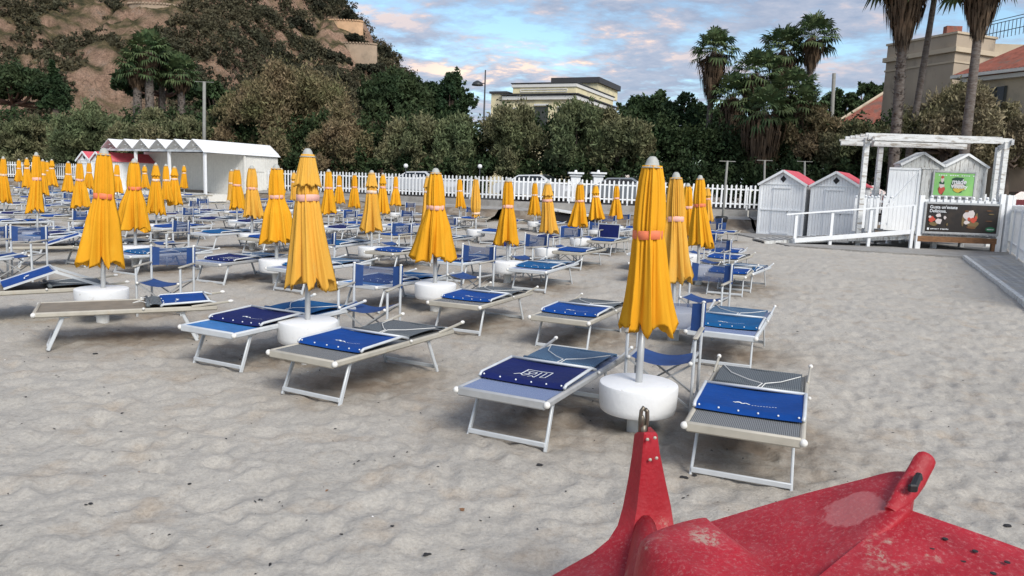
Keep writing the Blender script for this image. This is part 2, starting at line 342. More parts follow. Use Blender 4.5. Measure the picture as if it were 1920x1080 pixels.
def SR(v, p): 
    n = t.nodes.new('ShaderNodeValToRGB'); t.links.new(v, n.inputs[0]); e = n.color_ramp.elements
    while len(e) < len(p): e.new(.5)
    for el, (q, c) in zip(e, p): el.position = q; el.color = (*c, 1)
    return n.outputs[0]
def SM(f_, a_, b_, bt='MIX'):
    n = t.nodes.new('ShaderNodeMix'); n.data_type = 'RGBA'; n.blend_type = bt
    for i, v in ((0, f_), (6, a_), (7, b_)):
        if isinstance(v, (int, float)): n.inputs[i].default_value = v
        elif isinstance(v, tuple): n.inputs[i].default_value = (*v, 1)
        else: t.links.new(v, n.inputs[i])
    return n.outputs[2]
stc = t.nodes.new('ShaderNodeTexCoord')
base = SR(SN(.5, 5), [(.35, (.42, .395, .35)), (.5, (.45, .424, .378)), (.66, (.475, .442, .385))])
base = SM(SR(SN(2.3, 6, .65), [(.52, (0, 0, 0)), (.70, (.6, .6, .6))]), base, (.40, .325, .245))
grain = SR(SN(420, 3, .8), [(.3, (.62, .62, .62)), (.5, (1, 1, 1)), (.72, (1.3, 1.3, 1.3))])
base = SM(1., base, grain, 'MULTIPLY')
base = SM(1., base, SR(SN(38, 5, .75), [(.32, (.80, .79, .78)), (.5, (1, 1, 1)), (.68, (1.14, 1.14, 1.13))]), 'MULTIPLY')
vor = t.nodes.new('ShaderNodeTexVoronoi'); vor.inputs['Scale'].default_value = 30; t.links.new(stc.outputs['Object'], vor.inputs['Vector'])
sp = SR(vor.outputs['Distance'], [(.045, (1, 1, 1)), (.085, (0, 0, 0))])
spk = SM(1., sp, SR(vor.outputs['Color'], [(.62, (0, 0, 0)), (.66, (1, 1, 1))]), 'MULTIPLY')
base = SM(spk, base, SR(vor.outputs['Color'], [(.70, (.10, .075, .06)), (.72, (.66, .64, .60))]))
at_ = t.nodes.new('ShaderNodeAttribute'); at_.attribute_name = 'damp_shade'; nz_ = SR(SN(1.8, 6, .7), [(.36, (.25, .25, .25)), (.56, (1, 1, 1))])
base = SM(SM(1., at_.outputs['Color'], nz_, 'MULTIPLY'), base, (.235, .182, .134))  # brown of churned moist sand, deepened to stand in for contact shadow
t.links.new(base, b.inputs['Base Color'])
bn = t.nodes.new('ShaderNodeBump'); bn.inputs['Strength'].default_value = 1; bn.inputs['Distance'].default_value = .016
ad = t.nodes.new('ShaderNodeMath'); ad.operation = 'ADD'; t.links.new(SN(16, 6, .75), ad.inputs[0]); mu = t.nodes.new('ShaderNodeMath'); mu.operation = 'MULTIPLY'; mu.inputs[1].default_value = .10; t.links.new(SN(110, 3, .7), mu.inputs[0]); t.links.new(mu.outputs[0], ad.inputs[1])
t.links.new(ad.outputs[0], bn.inputs['Height']); t.links.new(bn.outputs[0], b.inputs['Normal'])
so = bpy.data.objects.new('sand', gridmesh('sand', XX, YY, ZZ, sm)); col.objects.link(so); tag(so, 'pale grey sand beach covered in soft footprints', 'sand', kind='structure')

# directions of the beach grid: WD landward, SD along the rows to the right
HEAD = R(28.5)
WD = Vector((math.sin(HEAD), math.cos(HEAD), 0)); SD = Vector((math.cos(HEAD), -math.sin(HEAD), 0))

# ------------------------------------------------------------------ terrace behind the fence, bank, road
fpts = [(1900, 36.6), (1400, 37), (960, 38.5), (600, 44), (100, 54.5), (-250, 60)]
FL = [Vector((bx(p, Y, 1.05), Y, 0)) for p, Y in fpts]; FL = [Vector((40, 31, 0))]+FL+[Vector((-110, 88, 0))]
mb = MB(); zt = 1.02
for a, b_ in zip(FL[:-1], FL[1:]):
    n_ = Vector((-(b_-a).y, (b_-a).x, 0)).normalized()      # seaward
    if n_.y > 0: n_ = -n_
    for (o0, z0), (o1, z1), mi in (((0, zt), (.35, zt-.01), 0), ((.35, zt-.01), (.38, .74), 0), ((.38, .74), (1.5, .60), 1), ((1.5, .60), (1.9, .30), 2), ((1.9, .30), (3.3, -.06), 2)):
        K = 24
        mb.grid(lambda u, v: (a+(b_-a)*u+n_*((o0+(o1-o0)*v)+(.16*math.sin(u*37+a.x)*(mi == 2))))+Vector((0, 0, z0+(z1-z0)*v+(gz0((a+(b_-a)*u).x, 42)*.8 if o1 > 1.4 else 0))), K, 1, mi)
tag(mb.build('seafront_bank', ['conc', 'conc', 'earth']), 'concrete kerb and brown earth bank below the long picket fence', 'bank', kind='structure')
mb = MB(); back = [Vector((p.x*7+300*np.sign(p.x), 900, 0)) for p in FL]
mb.poly([(p.x, p.y, zt) for p in FL]+[(-900, 1500, zt), (900, 1500, zt)][::1])
tag(mb.build('ground', 'earth'), 'earth ground behind the fence', 'ground', kind='structure')
mb = MB()
for a, b_ in zip(FL[:-1], FL[1:]):
    n_ = Vector((-(b_-a).y, (b_-a).x, 0)).normalized(); n_ = -n_ if n_.y < 0 else n_
    mb.poly([a+n_*1.2+Vector((0, 0, zt+.006)), b_+n_*1.2+Vector((0, 0, zt+.006)), b_+n_*8+Vector((0, 0, zt+.006)), a+n_*8+Vector((0, 0, zt+.006))])
tag(mb.build('road', 'asph'), 'asphalt seafront road behind the fence', 'road', kind='structure')

# ------------------------------------------------------------------ picket fences
def picket_fence(pts, z, h, step, pw, label, postevery=2.4, gap=.10, cat='fence', dz=None):
    root = empty('picket_fence', Vector(pts[0])+Vector((0, 0, z)), 0, label, cat); o0 = Vector(pts[0])
    mp_, mr = MB(), MB()
    for a, b_ in zip(pts[:-1], pts[1:]):
        a, b_ = Vector(a)-o0, Vector(b_)-o0; ln = (b_-a).length; d = (b_-a)/ln; nrm = Vector((d.y, -d.x, 0)); n = int(ln/step)
        if nrm.y > 0: nrm = -nrm
        Rm = Matrix((d, nrm, Vector((0, 0, 1)))).transposed()
        for i in range(n):
            c = a+d*(i+.5)*ln/n; jj = random.uniform(-.012, .012); zb = gap; zt_ = h+jj
            hw = pw/2; th = .011; prof = [(-hw, zb), (hw, zb), (hw, zt_-.04), (hw*.6, zt_-.012), (0, zt_), (-hw*.6, zt_-.012), (-hw, zt_-.04)]
            tl = random.uniform(-.008, .008)
            vs = [c+Rm@Vector((px+tl*pz, .03+s*th, pz)) for s in (-1, 1) for px, pz in prof]; k = 7
            mp_.add(vs, [tuple(range(k)), tuple(range(2*k-1, k-1, -1))]+[(q, q+k, (q+1) % k+k, (q+1) % k) for q in range(k)])
        for zr in (.24*h/1.2+.05, h-.22):
            mr.bar(a+Vector((0, 0, zr)), b_+Vector((0, 0, zr)), .03, .07)
        m = max(1, int(ln/postevery))
        for i in range(m+1): c = a+(b_-a)*i/m; MB().box(c-nrm*.045+Vector((0, 0, h*.46)), (.07, .05, h*.92), Rm).build('post', 'white', root)
    p = mp_.build('picket', 'white', root); p['kind'] = 'stuff'
    mr.build('rail', 'white', root); return root
picket_fence([tuple(p) for p in FL[1:7]], zt, 1.22, .225, .085, 'long white picket fence running along the back of the beach')

# ------------------------------------------------------------------ umbrellas
def canopy_mesh(seed, zb, tier=False, wrapped=False, wide=1., band=1.47):
    rs = np.random.default_rng(seed); n = 112; ph = rs.uniform(0, 6.28); tw = rs.uniform(-.5, .5); lean = rs.uniform(-1, 1, 2)*.045
    pa = rs.uniform(-.30, .30, 8); pd = rs.uniform(.75, 1.25, 8); hem = rs.uniform(-.05, .10, 8)
    ztop = 1.955; lv = np.linspace(0, 1, 44); vs = []; prev = None
    rt = [(1.96, .058), (1.85, .078), (1.70, .092), (band+.06, .100), (band, .093), (band-.07, .105), (1.2, .128*wide), (1.0, .145*wide), (zb, .172*wide)]
    if tier: rt = [(1.96, .05), (1.70, .075), (band+.06, .092), (band, .088), (band-.07, .105), (1.2, .130*wide), (1.0, .150*wide), (zb, .178*wide)]
    if wrapped: rt = [(1.96, .055), (1.7, .085), (1.3, .125), (1.05, .13), (.93, .10), (.86, .095), (zb, .11)]
    zs_, rr_ = np.array([a for a, b in rt][::-1]), np.array([b for a, b in rt][::-1])
    for l_ in lv:
        for k in range(n):
            th = 2*math.pi*k/n; s8 = (th/(2*math.pi)*8) % 8; i8 = int(s8); fr = s8-i8
            z = ztop+(zb-ztop)*l_; fl = max(0, (band-z)/(band-zb)) if not wrapped else .25
            r = float(np.interp(z, zs_, rr_))
            tri = 1-abs(2*fr-1); sharp = tri**.75                     # 0 at ribs, 1 between
            pleat = (.5-sharp)*(.30+.55*fl)*pd[i8]
            fine = .10*math.sin(th*24+3*math.sin(th*3+seed)+z*2.2)*(1-.55*fl)+.035*math.sin(th*37+seed)
            sw = pa[i8]*fl*1.5*tri                                      # pleats folded sideways
            rr = r*(1+pleat+fine)
            t2 = th+ph+tw*(1-l_)*.8*0+tw*fl*.35+sw
            zz_ = z+(hem[i8]*tri+.035*(1-tri)*(1 if i8 % 2 else -1)+.02*math.sin(th*13))*(l_**7)
            vs.append((rr*math.cos(t2)+lean[0]*fl, rr*math.sin(t2)+lean[1]*fl, zz_))
    m = MB(); fs = [(i*n+k, (i+1)*n+k, (i+1)*n+(k+1) % n, i*n+(k+1) % n) for i in range(len(lv)-1) for k in range(n)]
    m.add(vs, fs)
    # inner turn of the hem, so the bottom has thickness and a dark inside
    o = len(m.v); last = vs[-n:]
    m.v += [(x*.90, y*.90, z+.012) for x, y, z in last]+[(x*.55, y*.55, z+.28) for x, y, z in last]
    base = (len(lv)-1)*n
    for k in range(n):
        k2 = (k+1) % n; m.f += [(base+k, o+k, o+k2, base+k2), (o+k, o+n+k, o+n+k2, o+k2)]; m.m += [0, 0]
    return m
def tier_mesh(seed):
    rs = np.random.default_rng(seed); n = 96; m = MB(); vs = []; ph = rs.uniform(0, 6); zt_, zb = 1.965, 1.655
    for i in range(12):
        l_ = i/11
        for k in range(n):
            th = 2*math.pi*k/n; s8 = (k/n*8) % 1; tri = 1-abs(2*s8-1); r = .056+(.115-.056)*l_**.8
            r *= 1+(.34*(tri**.7-.5))*l_+.05*math.sin(th*24)
            z = zt_+(zb-zt_)*l_+(.030*(1-tri))*(l_**5)
            vs.append((r*math.cos(th+ph), r*math.sin(th+ph), z))
    m.add(vs, [(i*n+k, (i+1)*n+k, (i+1)*n+(k+1) % n, i*n+(k+1) % n) for i in range(11) for k in range(n)])
    o = len(m.v); m.v += [(x*.78, y*.78, z+.03) for x, y, z in vs[-n:]]
    for k in range(n): m.f.append((11*n+k, o+k, o+(k+1) % n, 11*n+(k+1) % n)); m.m.append(0)
    return m
UMB = {}
def get(k, fn):
    if k not in UMB: UMB[k] = fn()
    return UMB[k]
CV = [dict(seed=s, zb=zb, wide=wd) for s, zb, wd in ((11, .79, .92), (12, .72, 1.02), (13, .67, 1.14), (14, .74, .98), (15, .74, 1.12), (16, .70, 1.2))]
def pole_mesh(): return MB().tube([(0, 0, .05), (0, 0, 1.0)], .026, 12).tube([(0, 0, 1.0), (0, 0, 1.97)], .021, 10).mesh('pole', 'alu', True)
def cap_mesh(): return MB().lathe([(.001, 2.02), (.02, 2.018), (.036, 2.0), (.046, 1.975), (.052, 1.95), (.072, 1.945), (.072, 1.938), (.05, 1.936)][::-1], n=20).mesh('cap', 'cap', True)
def strap_mesh(b, z=1.47, r=.101):
    pr = []
    m = MB(); n = 40; vs = []
    for rr, zz_ in ((r*.97, z-.032), (r*1.03, z-.028), (r*1.04, z+.026), (r*.97, z+.032)):
        for k in range(n): a = 6.2832*k/n; q = rr*(1+.03*math.sin(a*5+1)); vs.append((q*math.cos(a), q*math.sin(a), zz_+.004*math.sin(a*2)))
    m.add(vs, [(i*n+k, i*n+(k+1) % n, (i+1)*n+(k+1) % n, (i+1)*n+k) for i in range(3) for k in range(n)]); return m.mesh('strap', b, True)
def umbrella(loc, rz, H, v, tier, wrapped, band, label, mt='yel', tilt=(0, 0)):
    r_ = empty('beach_umbrella', loc, rz, label, 'beach umbrella', 'closed yellow umbrellas standing in rows')
    r_.rotation_euler = (Matrix.Rotation(tilt[1], 3, 'Y') @ Matrix.Rotation(rz, 3, 'Z')).to_euler(); kx = 1 if loc[1] < 9.5 else random.Random(int(loc[0]*100)).uniform(.86, 1.16); r_.scale = (kx, kx, H/2.02)
    put('pole', get('pole', pole_mesh), r_); put('cap', get('cap', cap_mesh), r_)
    bz = .90 if wrapped else (1.56 if tier else 1.47)
    put('canopy', get(('c', v, tier, wrapped, mt), lambda: canopy_mesh(tier=tier, wrapped=wrapped, band=bz, **CV[v]).mesh('canopy', mt, True)), r_)
    if tier: put('vent_flap', get(('t', mt, v % 2), lambda: tier_mesh(3+v % 2).mesh('vent_flap', mt, True)), r_)
    put('strap', get(('s', band, bz), lambda: strap_mesh(band, bz, .118 if wrapped else .103)), r_)
    return r_
def table_mesh():
    a = MB().lathe([(.02, .180), (.262, .181), (.272, .190), (.281, .23), (.287, .368), (.283, .383), (.272, .390), (.03, .393)], n=48).mesh('tabletop', 'plast', 2)
    b = MB().lathe([(.068, -.15), (.068, .19)], n=20).mesh('post', 'post', 2); return a, b
TB = table_mesh()
def table(loc, label, rz=0):
    r_ = empty('drum_table', loc, rz, label, 'table', 'round white drum tables around the umbrella poles')
    put('tabletop', TB[0], r_); put('post', TB[1], r_); return r_

# ------------------------------------------------------------------ sun beds (origin under the foot end, +Y to the head)
def rails(m, c, z0=.345):
    return
def bed_parts(kind):
    P = []; fr = 'alub' if kind in 'ADG' else 'alu' if kind == 'B' else 'aluw'
    base = {'A': 'meshg', 'B': 'meshb', 'C': 'lblue', 'D': 'brown', 'G': 'brown', 'E': 'meshg', 'T': 'meshb', 'F': 'meshb'}[kind]
    pan = {'A': 'royal', 'B': 'navy', 'C': 'navy', 'D': 'royal', 'G': 'royal', 'E': 'navy', 'T': 'teal', 'F': 'royal'}[kind]
    pad = {'A': 'pad', 'B': 'padb', 'C': 'teal', 'D': 'pad', 'G': 'pad', 'E': 'padb', 'T': 'padb', 'F': 'royal'}[kind]
    m = MB()
    for s in (-1, 1):
        m.bar((s*.335, .0, .345), (s*.335, 1.66, .350), .034, .052, bev=.012)
        m.bar((s*.345, 1.40, .372), (s*.355, 1.785, .415), .018, .026, bev=.006)
    m.bar((-.335, .0, .342), (.335, .0, .342), .030, .064, bev=.010); m.bar((-.335, 1.64, .35), (.335, 1.64, .35), .03, .045, bev=.01)
    P.append(('frame', m.mesh('frame', fr, 2)))
    for s in (-1, 1):
        for m in (MB().ball((s*.343, -.004, .347), .024), MB().ball((s*.356, 1.79, .418), .020, sq=(.9, 1.5, .9)), MB().ball((s*.360, .95, .372), .014)): P.append(('knob', m.mesh('knob', 'knob', True)))
    def leg(y0, y1):
        m = MB()
        for s in (-1, 1): m.bar((s*.285, y0, .335), (s*.300, y1, -.015), .018, .036, up=(0, 1, 0), bev=.005); m.box((s*.29, y0, .315), (.045, .10, .03), bev=.01)
        m.bar((-.300, y1+(.01 if y1 > y0 else -.01)*0, .035), (.300, y1, .035), .018, .036, bev=.005); return m.mesh('leg_frame', 'aluw', 2)
    P.append(('leg_frame', leg(.25, .10))); P.append(('leg_frame', leg(1.30, 1.46)))
    P.append(('bed_mesh', MB().grid(lambda u, v: (-.318+.636*u, .018+1.61*v, .364-.012*math.sin(math.pi*u)), 10, 12).mesh('bed_mesh', base, True)))
    if kind == 'E':
        m = MB(); g = MB()
        g.grid(lambda u, v: (-.30+.60*u, .30+.08*v, .40+.40*v), 6, 6)
        for s in (-1, 1): m.bar((s*.315, .30, .38), (s*.315, .385, .81), .024, .024)
        m.bar((-.315, .385, .81), (.315, .385, .81), .024, .024); m.bar((-.315, .30, .385), (.315, .30, .385), .024, .024)
        P.append(('sunshade', g.mesh('sunshade', pan))); P.append(('sunshade_frame', m.mesh('sunshade_frame', 'aluw')))
    elif kind == 'G':
        m = MB(); g = MB().grid(lambda u, v: (-.32+.64*u, .55+.50*v, .40+.17*v-.012*math.sin(math.pi*u)), 8, 6)
        for s in (-1, 1): m.bar((s*.332, .54, .395), (s*.332, 1.06, .575), .022, .022); m.bar((s*.34, 1.04, .572), (s*.345, 1.52, .38), .022, .03)
        m.bar((-.332, 1.06, .575), (.332, 1.06, .575), .022, .022); q_ = MB()
        for x0, ya, x1, yb in ((-.10, .78, -.07, .82), (-.07, .82, -.03, .78), (-.03, .78, -.01, .81), (.0, .77, .10, .76)): q_.bar((x0, ya, .40+.17*(ya-.55)/.5+.004), (x1, yb, .40+.17*(yb-.55)/.5+.004), .013, .002)
        P.append(('sunshade', g.mesh('sunshade', pan, True))); P.append(('sunshade_frame', m.mesh('sunshade_frame', 'aluw'))); P.append(('logo', q_.mesh('logo', 'logo')))
    else:
        y0, y1 = (.30, .84) if kind != 'D' else (1.10, 1.58)
        def gf(u, v):
            x = -.325+.65*u; yy = y0+(y1-y0)*v; z = .408+.012*v-.016*math.sin(math.pi*u)-.010*math.sin(math.pi*v)*math.sin(math.pi*u)
            if v < .08: z -= (.08-v)*.35
            yy -= .035*math.sin(math.pi*u)*(1-v)*-1
            return (x, yy, z)
        g = MB().grid(gf, 14, 14)
        P.append(('sunshade', g.mesh('sunshade', pan, True)))
        m = MB()
        for s in (-1, 1): m.tube([(s*.333, y0+.01, .385), (s*.336, y0+.04, .405), (s*.336, y1, .425), (s*.34, y1+.09, .395)], .012, 8)
        m.tube([(-.336, y1, .425), (.336, y1, .425)], .011, 8); P.append(('sunshade_frame', m.mesh('sunshade_frame', 'aluw', True)))
        m = MB()
        for i in range(6): u = .03+.94*i/5; q = gf(u, .05); m.ball((q[0], q[1]-.004, q[2]+.002), .007, 6)
        P.append(('studs', m.mesh('studs', 'logo', True)))
        # printed mark on the cover
        m = MB(); cy_ = (y0+y1)/2-.06; zf = lambda x, y: gf((x+.325)/.65, (y-y0)/(y1-y0))[2]+.0035
        def stroke(x0, ya, x1, yb, wd=.006):
            K = 4
            for i in range(K):
                a = (x0+(x1-x0)*i/K, ya+(yb-ya)*i/K); b = (x0+(x1-x0)*(i+1)/K, ya+(yb-ya)*(i+1)/K); dx, dy = b[0]-a[0], b[1]-a[1]; q = math.hypot(dx, dy) or 1; nx, ny = -dy/q*wd/2, dx/q*wd/2
                m.add([(p[0], p[1], zf(p[0], p[1])) for p in ((a[0]+nx, a[1]+ny), (a[0]-nx, a[1]-ny), (b[0]-nx, b[1]-ny), (b[0]+nx, b[1]+ny))], [(0, 1, 2, 3)])
        if kind == 'B':
            for st in (((-.09, .09), (.11, .09)), ((-.09, .09), (-.09, -.05)), ((.11, .09), (.11, -.07)), ((.11, -.07), (.07, -.07)), ((.07, .07), (.07, -.07)), ((.03, .07), (.03, -.09)), ((.03, -.09), (0, -.05)), ((0, -.05), (-.02, -.09)),
                       ((-.09, .05), (.0, .05)), ((0, .05), (0, .0)), ((0, .0), (-.05, .0)), ((-.05, .0), (-.05, .03)), ((-.09, -.02), (-.03, -.02)), ((-.03, -.02), (-.06, -.08)), ((-.06, -.08), (-.10, -.04)), ((-.10, -.04), (-.13, -.09))):
                stroke(st[0][0], cy_+st[0][1]+.04, st[1][0], cy_+st[1][1]+.04, .009)
        else:
            for x0, ya, x1, yb, wd in ((-.10, .0, -.075, .03, .013), (-.075, .03, -.05, .0, .015), (-.05, .0, -.03, .022, .013), (-.03, .022, -.002, -.002, .012), (-.11, .005, -.06, .02, .01)):
                stroke(x0, cy_+ya, x1, cy_+yb, wd)
            for i in range(9): x = .01+i*.018; stroke(x, cy_-.012, x+.011, cy_-.012+(.004 if i % 2 else -.002), .007)
        P.append(('logo', m.mesh('logo', 'logo')))
    if kind == 'D':
        pass
    y0, y1 = (.98, 1.56) if kind != 'D' else (.98, 1.12)
    wv = .30
    def pf(u, v):
        a = 6.2832*v
        return None
    m = MB().grid(lambda u, v: (-wv+2*wv*u, y0+.02+(y1-y0-.02)*v, .392+.012*math.sin(math.pi*v)+.006*math.sin(9*u)), 10, 8)
    m.tube([(-wv, y0+.015, .392), (wv, y0+.015, .392)], .021, 8); m.tube([(-wv, y1, .385), (wv, y1, .385)], .014, 8)
    P.append(('headrest', m.mesh('headrest', pad, True)))
    c = [(-.29, y1-.02, .41), (-.20, y0+.28, .418), (-.06, y0+.12, .418), (.04, y0+.02, .425), (.0, y0-.05, .40), (.03, y0-.06, .40), (.06, y0+.03, .425), (.16, y0+.16, .418), (.29, y1-.14, .41)]
    if kind == 'D': c = [(-.29, y0+.05, .40), (-.1, y0-.03, .415), (.02, y0-.02, .42), (.05, y0-.12, .39), (.09, y0-.04, .41), (.29, y0+.05, .40)]
    P.append(('cord', MB().tube(c, .0035, 5).mesh('cord', 'cord')))
    return P
BP = {}
def bed(loc, heading, kind, label, far=False, tilt=0.):
    if kind not in BP: BP[kind] = bed_parts(kind)
    r_ = empty('sunbed', loc, -heading, label, 'sunbed', 'folded sunbeds set out around the umbrellas')
    r_.rotation_euler = (tilt, 0, -heading)
    shade = None
    for n_, me in BP[kind]:
        if far and n_ in ('cord', 'studs', 'logo', 'knob'): continue
        p = shade if (n_ in ('studs', 'logo', 'sunshade_frame') and shade) else (hr if n_ == 'cord' else r_)
        o = put(n_, me, p)
        if n_ == 'sunshade': shade = o
        if n_ == 'headrest': hr = o
    return r_

# ------------------------------------------------------------------ director's chairs (facing -Y)
def chair_parts():
    P = []
    for s in (-1, 1):
        P.append(('leg', MB().bar((s*.265, -.23, -.02), (s*.265, -.23, .615), .022, .036, up=(0, 1, 0), bev=.006).mesh('leg', 'aluw', 2)))
        P.append(('leg', MB().bar((s*.265, .22, -.02), (s*.265, .24, .84), .022, .036, up=(0, 1, 0), bev=.006).mesh('leg', 'aluw', 2)))
        P.append(('armrest', MB().bar((s*.268, -.27, .628), (s*.268, .24, .632), .040, .022, bev=.008).mesh('armrest', 'alub', 2)))
    m = MB()
    for s in (-1, 1):
        m.tube([(s*.245, -.25, .425), (s*.245, .25, .415)], .013, 8)
        for yy in (-.2, .2): m.bar((s*-.25, yy+.012*s, .06), (s*.25, yy+.012*s, .405), .014, .022, up=(0, 1, 0))
        m.bar((s*.262, -.22, .09), (s*.262, .22, .09), .014, .022)
    P.append(('crossed_frame', m.mesh('crossed_frame', 'alu', 2)))
    for s in (-1, 1):
        P.append(('knob', MB().ball((s*.245, -.258, .425), .018).mesh('knob', 'knob', True))); P.append(('knob', MB().ball((s*.265, .242, .848), .015, sq=(1.2, 1.2, .8)).mesh('knob', 'knob', True)))
    P.append(('seat', MB().grid(lambda u, v: (-.25+.5*u, -.215+.43*v, .43-.055*math.sin(math.pi*u)-.012*math.sin(math.pi*v)), 12, 8).mesh('seat', 'chairb', True)))
    def bk(u, v):
        s_ = math.sin(math.pi*u); return (-.275+.55*u, .222+.022*v+.045*s_, .595+.245*v-(.028*s_*v)+.006*s_*(1-v))
    m = MB()
    for u0, u1, mi in ((0, .19, 0), (.19, .81, 1), (.81, 1, 0)): m.grid(lambda u, v: bk(u0+(u1-u0)*u, v), 8, 6, mi)
    for u0 in (0, 1): m.grid(lambda u, v: (bk(u0, 0)[0]+.012*math.sin(6.28*u), .232+.022*v+.014*math.cos(6.28*u), .595+.245*v), 8, 4, 0)
    P.append(('backrest', m.mesh('backrest', ['chairb', 'chairm'], True)))
    return P
CP = chair_parts()
def chair(loc, heading, label, far=False):
    r_ = empty('folding_chair', loc, -heading, label, 'folding chair', 'blue folding armchairs behind the tables')
    for n_, me in CP:
        if far and n_ in ('knob',): continue
        put(n_, me, r_)
    return r_

# ------------------------------------------------------------------ placing the rows
# (x of top, y of top, height px, variant, tier, wrapped, strap, faded)
UL = [(1224,293,515,0,0,0,'bando',0),(577,278,396,1,1,0,'bandp',1),(195,277,328,2,0,0,'bando',0),(1268,322,314,3,0,0,'bandp',1),(817,315,268,4,0,0,'bandp',0),
 (518,308,224,5,0,0,'bandp',0),(252,297,203,5,0,0,'bando',0),(68,285,182,0,0,0,'bandp',0),(1313,328,204,1,0,0,'bando',0),(953,333,196,4,0,0,'bandp',0),
 (697,319,178,3,1,0,'bandw',1),(472,310,160,0,0,0,'bandp',1),(292,305,142,2,1,0,'bandw',0),(149,301,132,5,0,0,'bandp',0),(6,293,127,2,0,0,'bandw',0),
 (1290,343,165,0,0,0,'bandp',0),(1027,340,156,0,1,0,'bandp',1),(803,327,142,3,1,0,'bandw',1),(616,317,130,3,0,0,'bandp',0),(444,314,121,1,0,0,'bandp',0),
 (434,317,98,0,0,0,'bandw',1),(1088,341,131,4,0,0,'bandp',0),(893,332,122,0,0,1,'bandw',1),(718,324,118,4,1,0,'bandp',0),(311,307,114,0,0,0,'bandw',0),
 (327,311,108,2,1,0,'bandw',0),(345,309,70,3,1,0,'bandw',0),(219,306,86,5,0,0,'bandw',0),(271,309,74,0,1,0,'bandw',0),(128,302,90,3,0,0,'bandw',0),
 (167,303,76,2,0,0,'bandw',0),(97,298,77,1,1,0,'bandw',0),(88,301,70,0,0,0,'bandw',0),(50,295,88,4,1,0,'bandw',0),(35,298,66,3,0,0,'bandw',0),
 (80,298,105,4,0,0,'bandw',0),(1327,350,101,3,1,0,'bandp',1),(1156,345,98,5,0,0,'bandp',0),(1117,345,103,4,1,0,'bandw',0),(1003,340,94,2,0,0,'bandw',0),
 (862,333,91,0,0,0,'bandw',0),(742,328,87,5,0,0,'bandp',0),(665,325,95,2,0,0,'bandp',0),(636,326,83,5,0,0,'bandw',0),(551,321,89,0,1,0,'bandw',1),(528,315,80,0,0,0,'bandw',0),
 (-150,268,262,1,0,0,'bandp',0)]
order = sorted(range(len(UL)-1), key=lambda i: UL[i][0]); rank = {i: k+1 for k, i in enumerate(order)}
ORD = lambda n: {1: 'first', 2: 'second', 3: 'third', 4: 'fourth', 5: 'fifth', 6: 'sixth', 7: 'seventh', 8: 'eighth', 9: 'ninth', 10: 'tenth'}.get(n, f"{n}{'th' if 10 < n % 100 < 14 else {1: 'st', 2: 'nd', 3: 'rd'}.get(n % 10, 'th')}")
BND = {'bando': 'orange', 'bandp': 'pink', 'bandw': 'pale'}
NEAR = {0: 'nearest umbrella at right of centre', 1: 'near umbrella with frilled top flap', 2: 'near umbrella at far left', 3: 'umbrella just behind the nearest one'}
EXPL = {0: [(-.05, 4.90, 26, 'B', 'L'), (1.41, 4.32, 22, 'A', 'R')], 1: [(-2.72, 6.58, 27, 'C', 'L'), (-1.62, 5.68, 28, 'A', 'R')],
        2: [(-4.75, 7.36, 62, 'D', 'R')], 3: [(.52, 8.0, 24, 'A', 'L'), (2.10, 7.35, 24, 'T', 'R')], 4: [(-.68, 8.67, 23, 'A', 'R')]}
placed = []; used_c = []
def ok(c, r, lst):
    for p in lst:
        if (p-c).length < r: return False
    lst.append(c); return True
rb = random.Random(3)
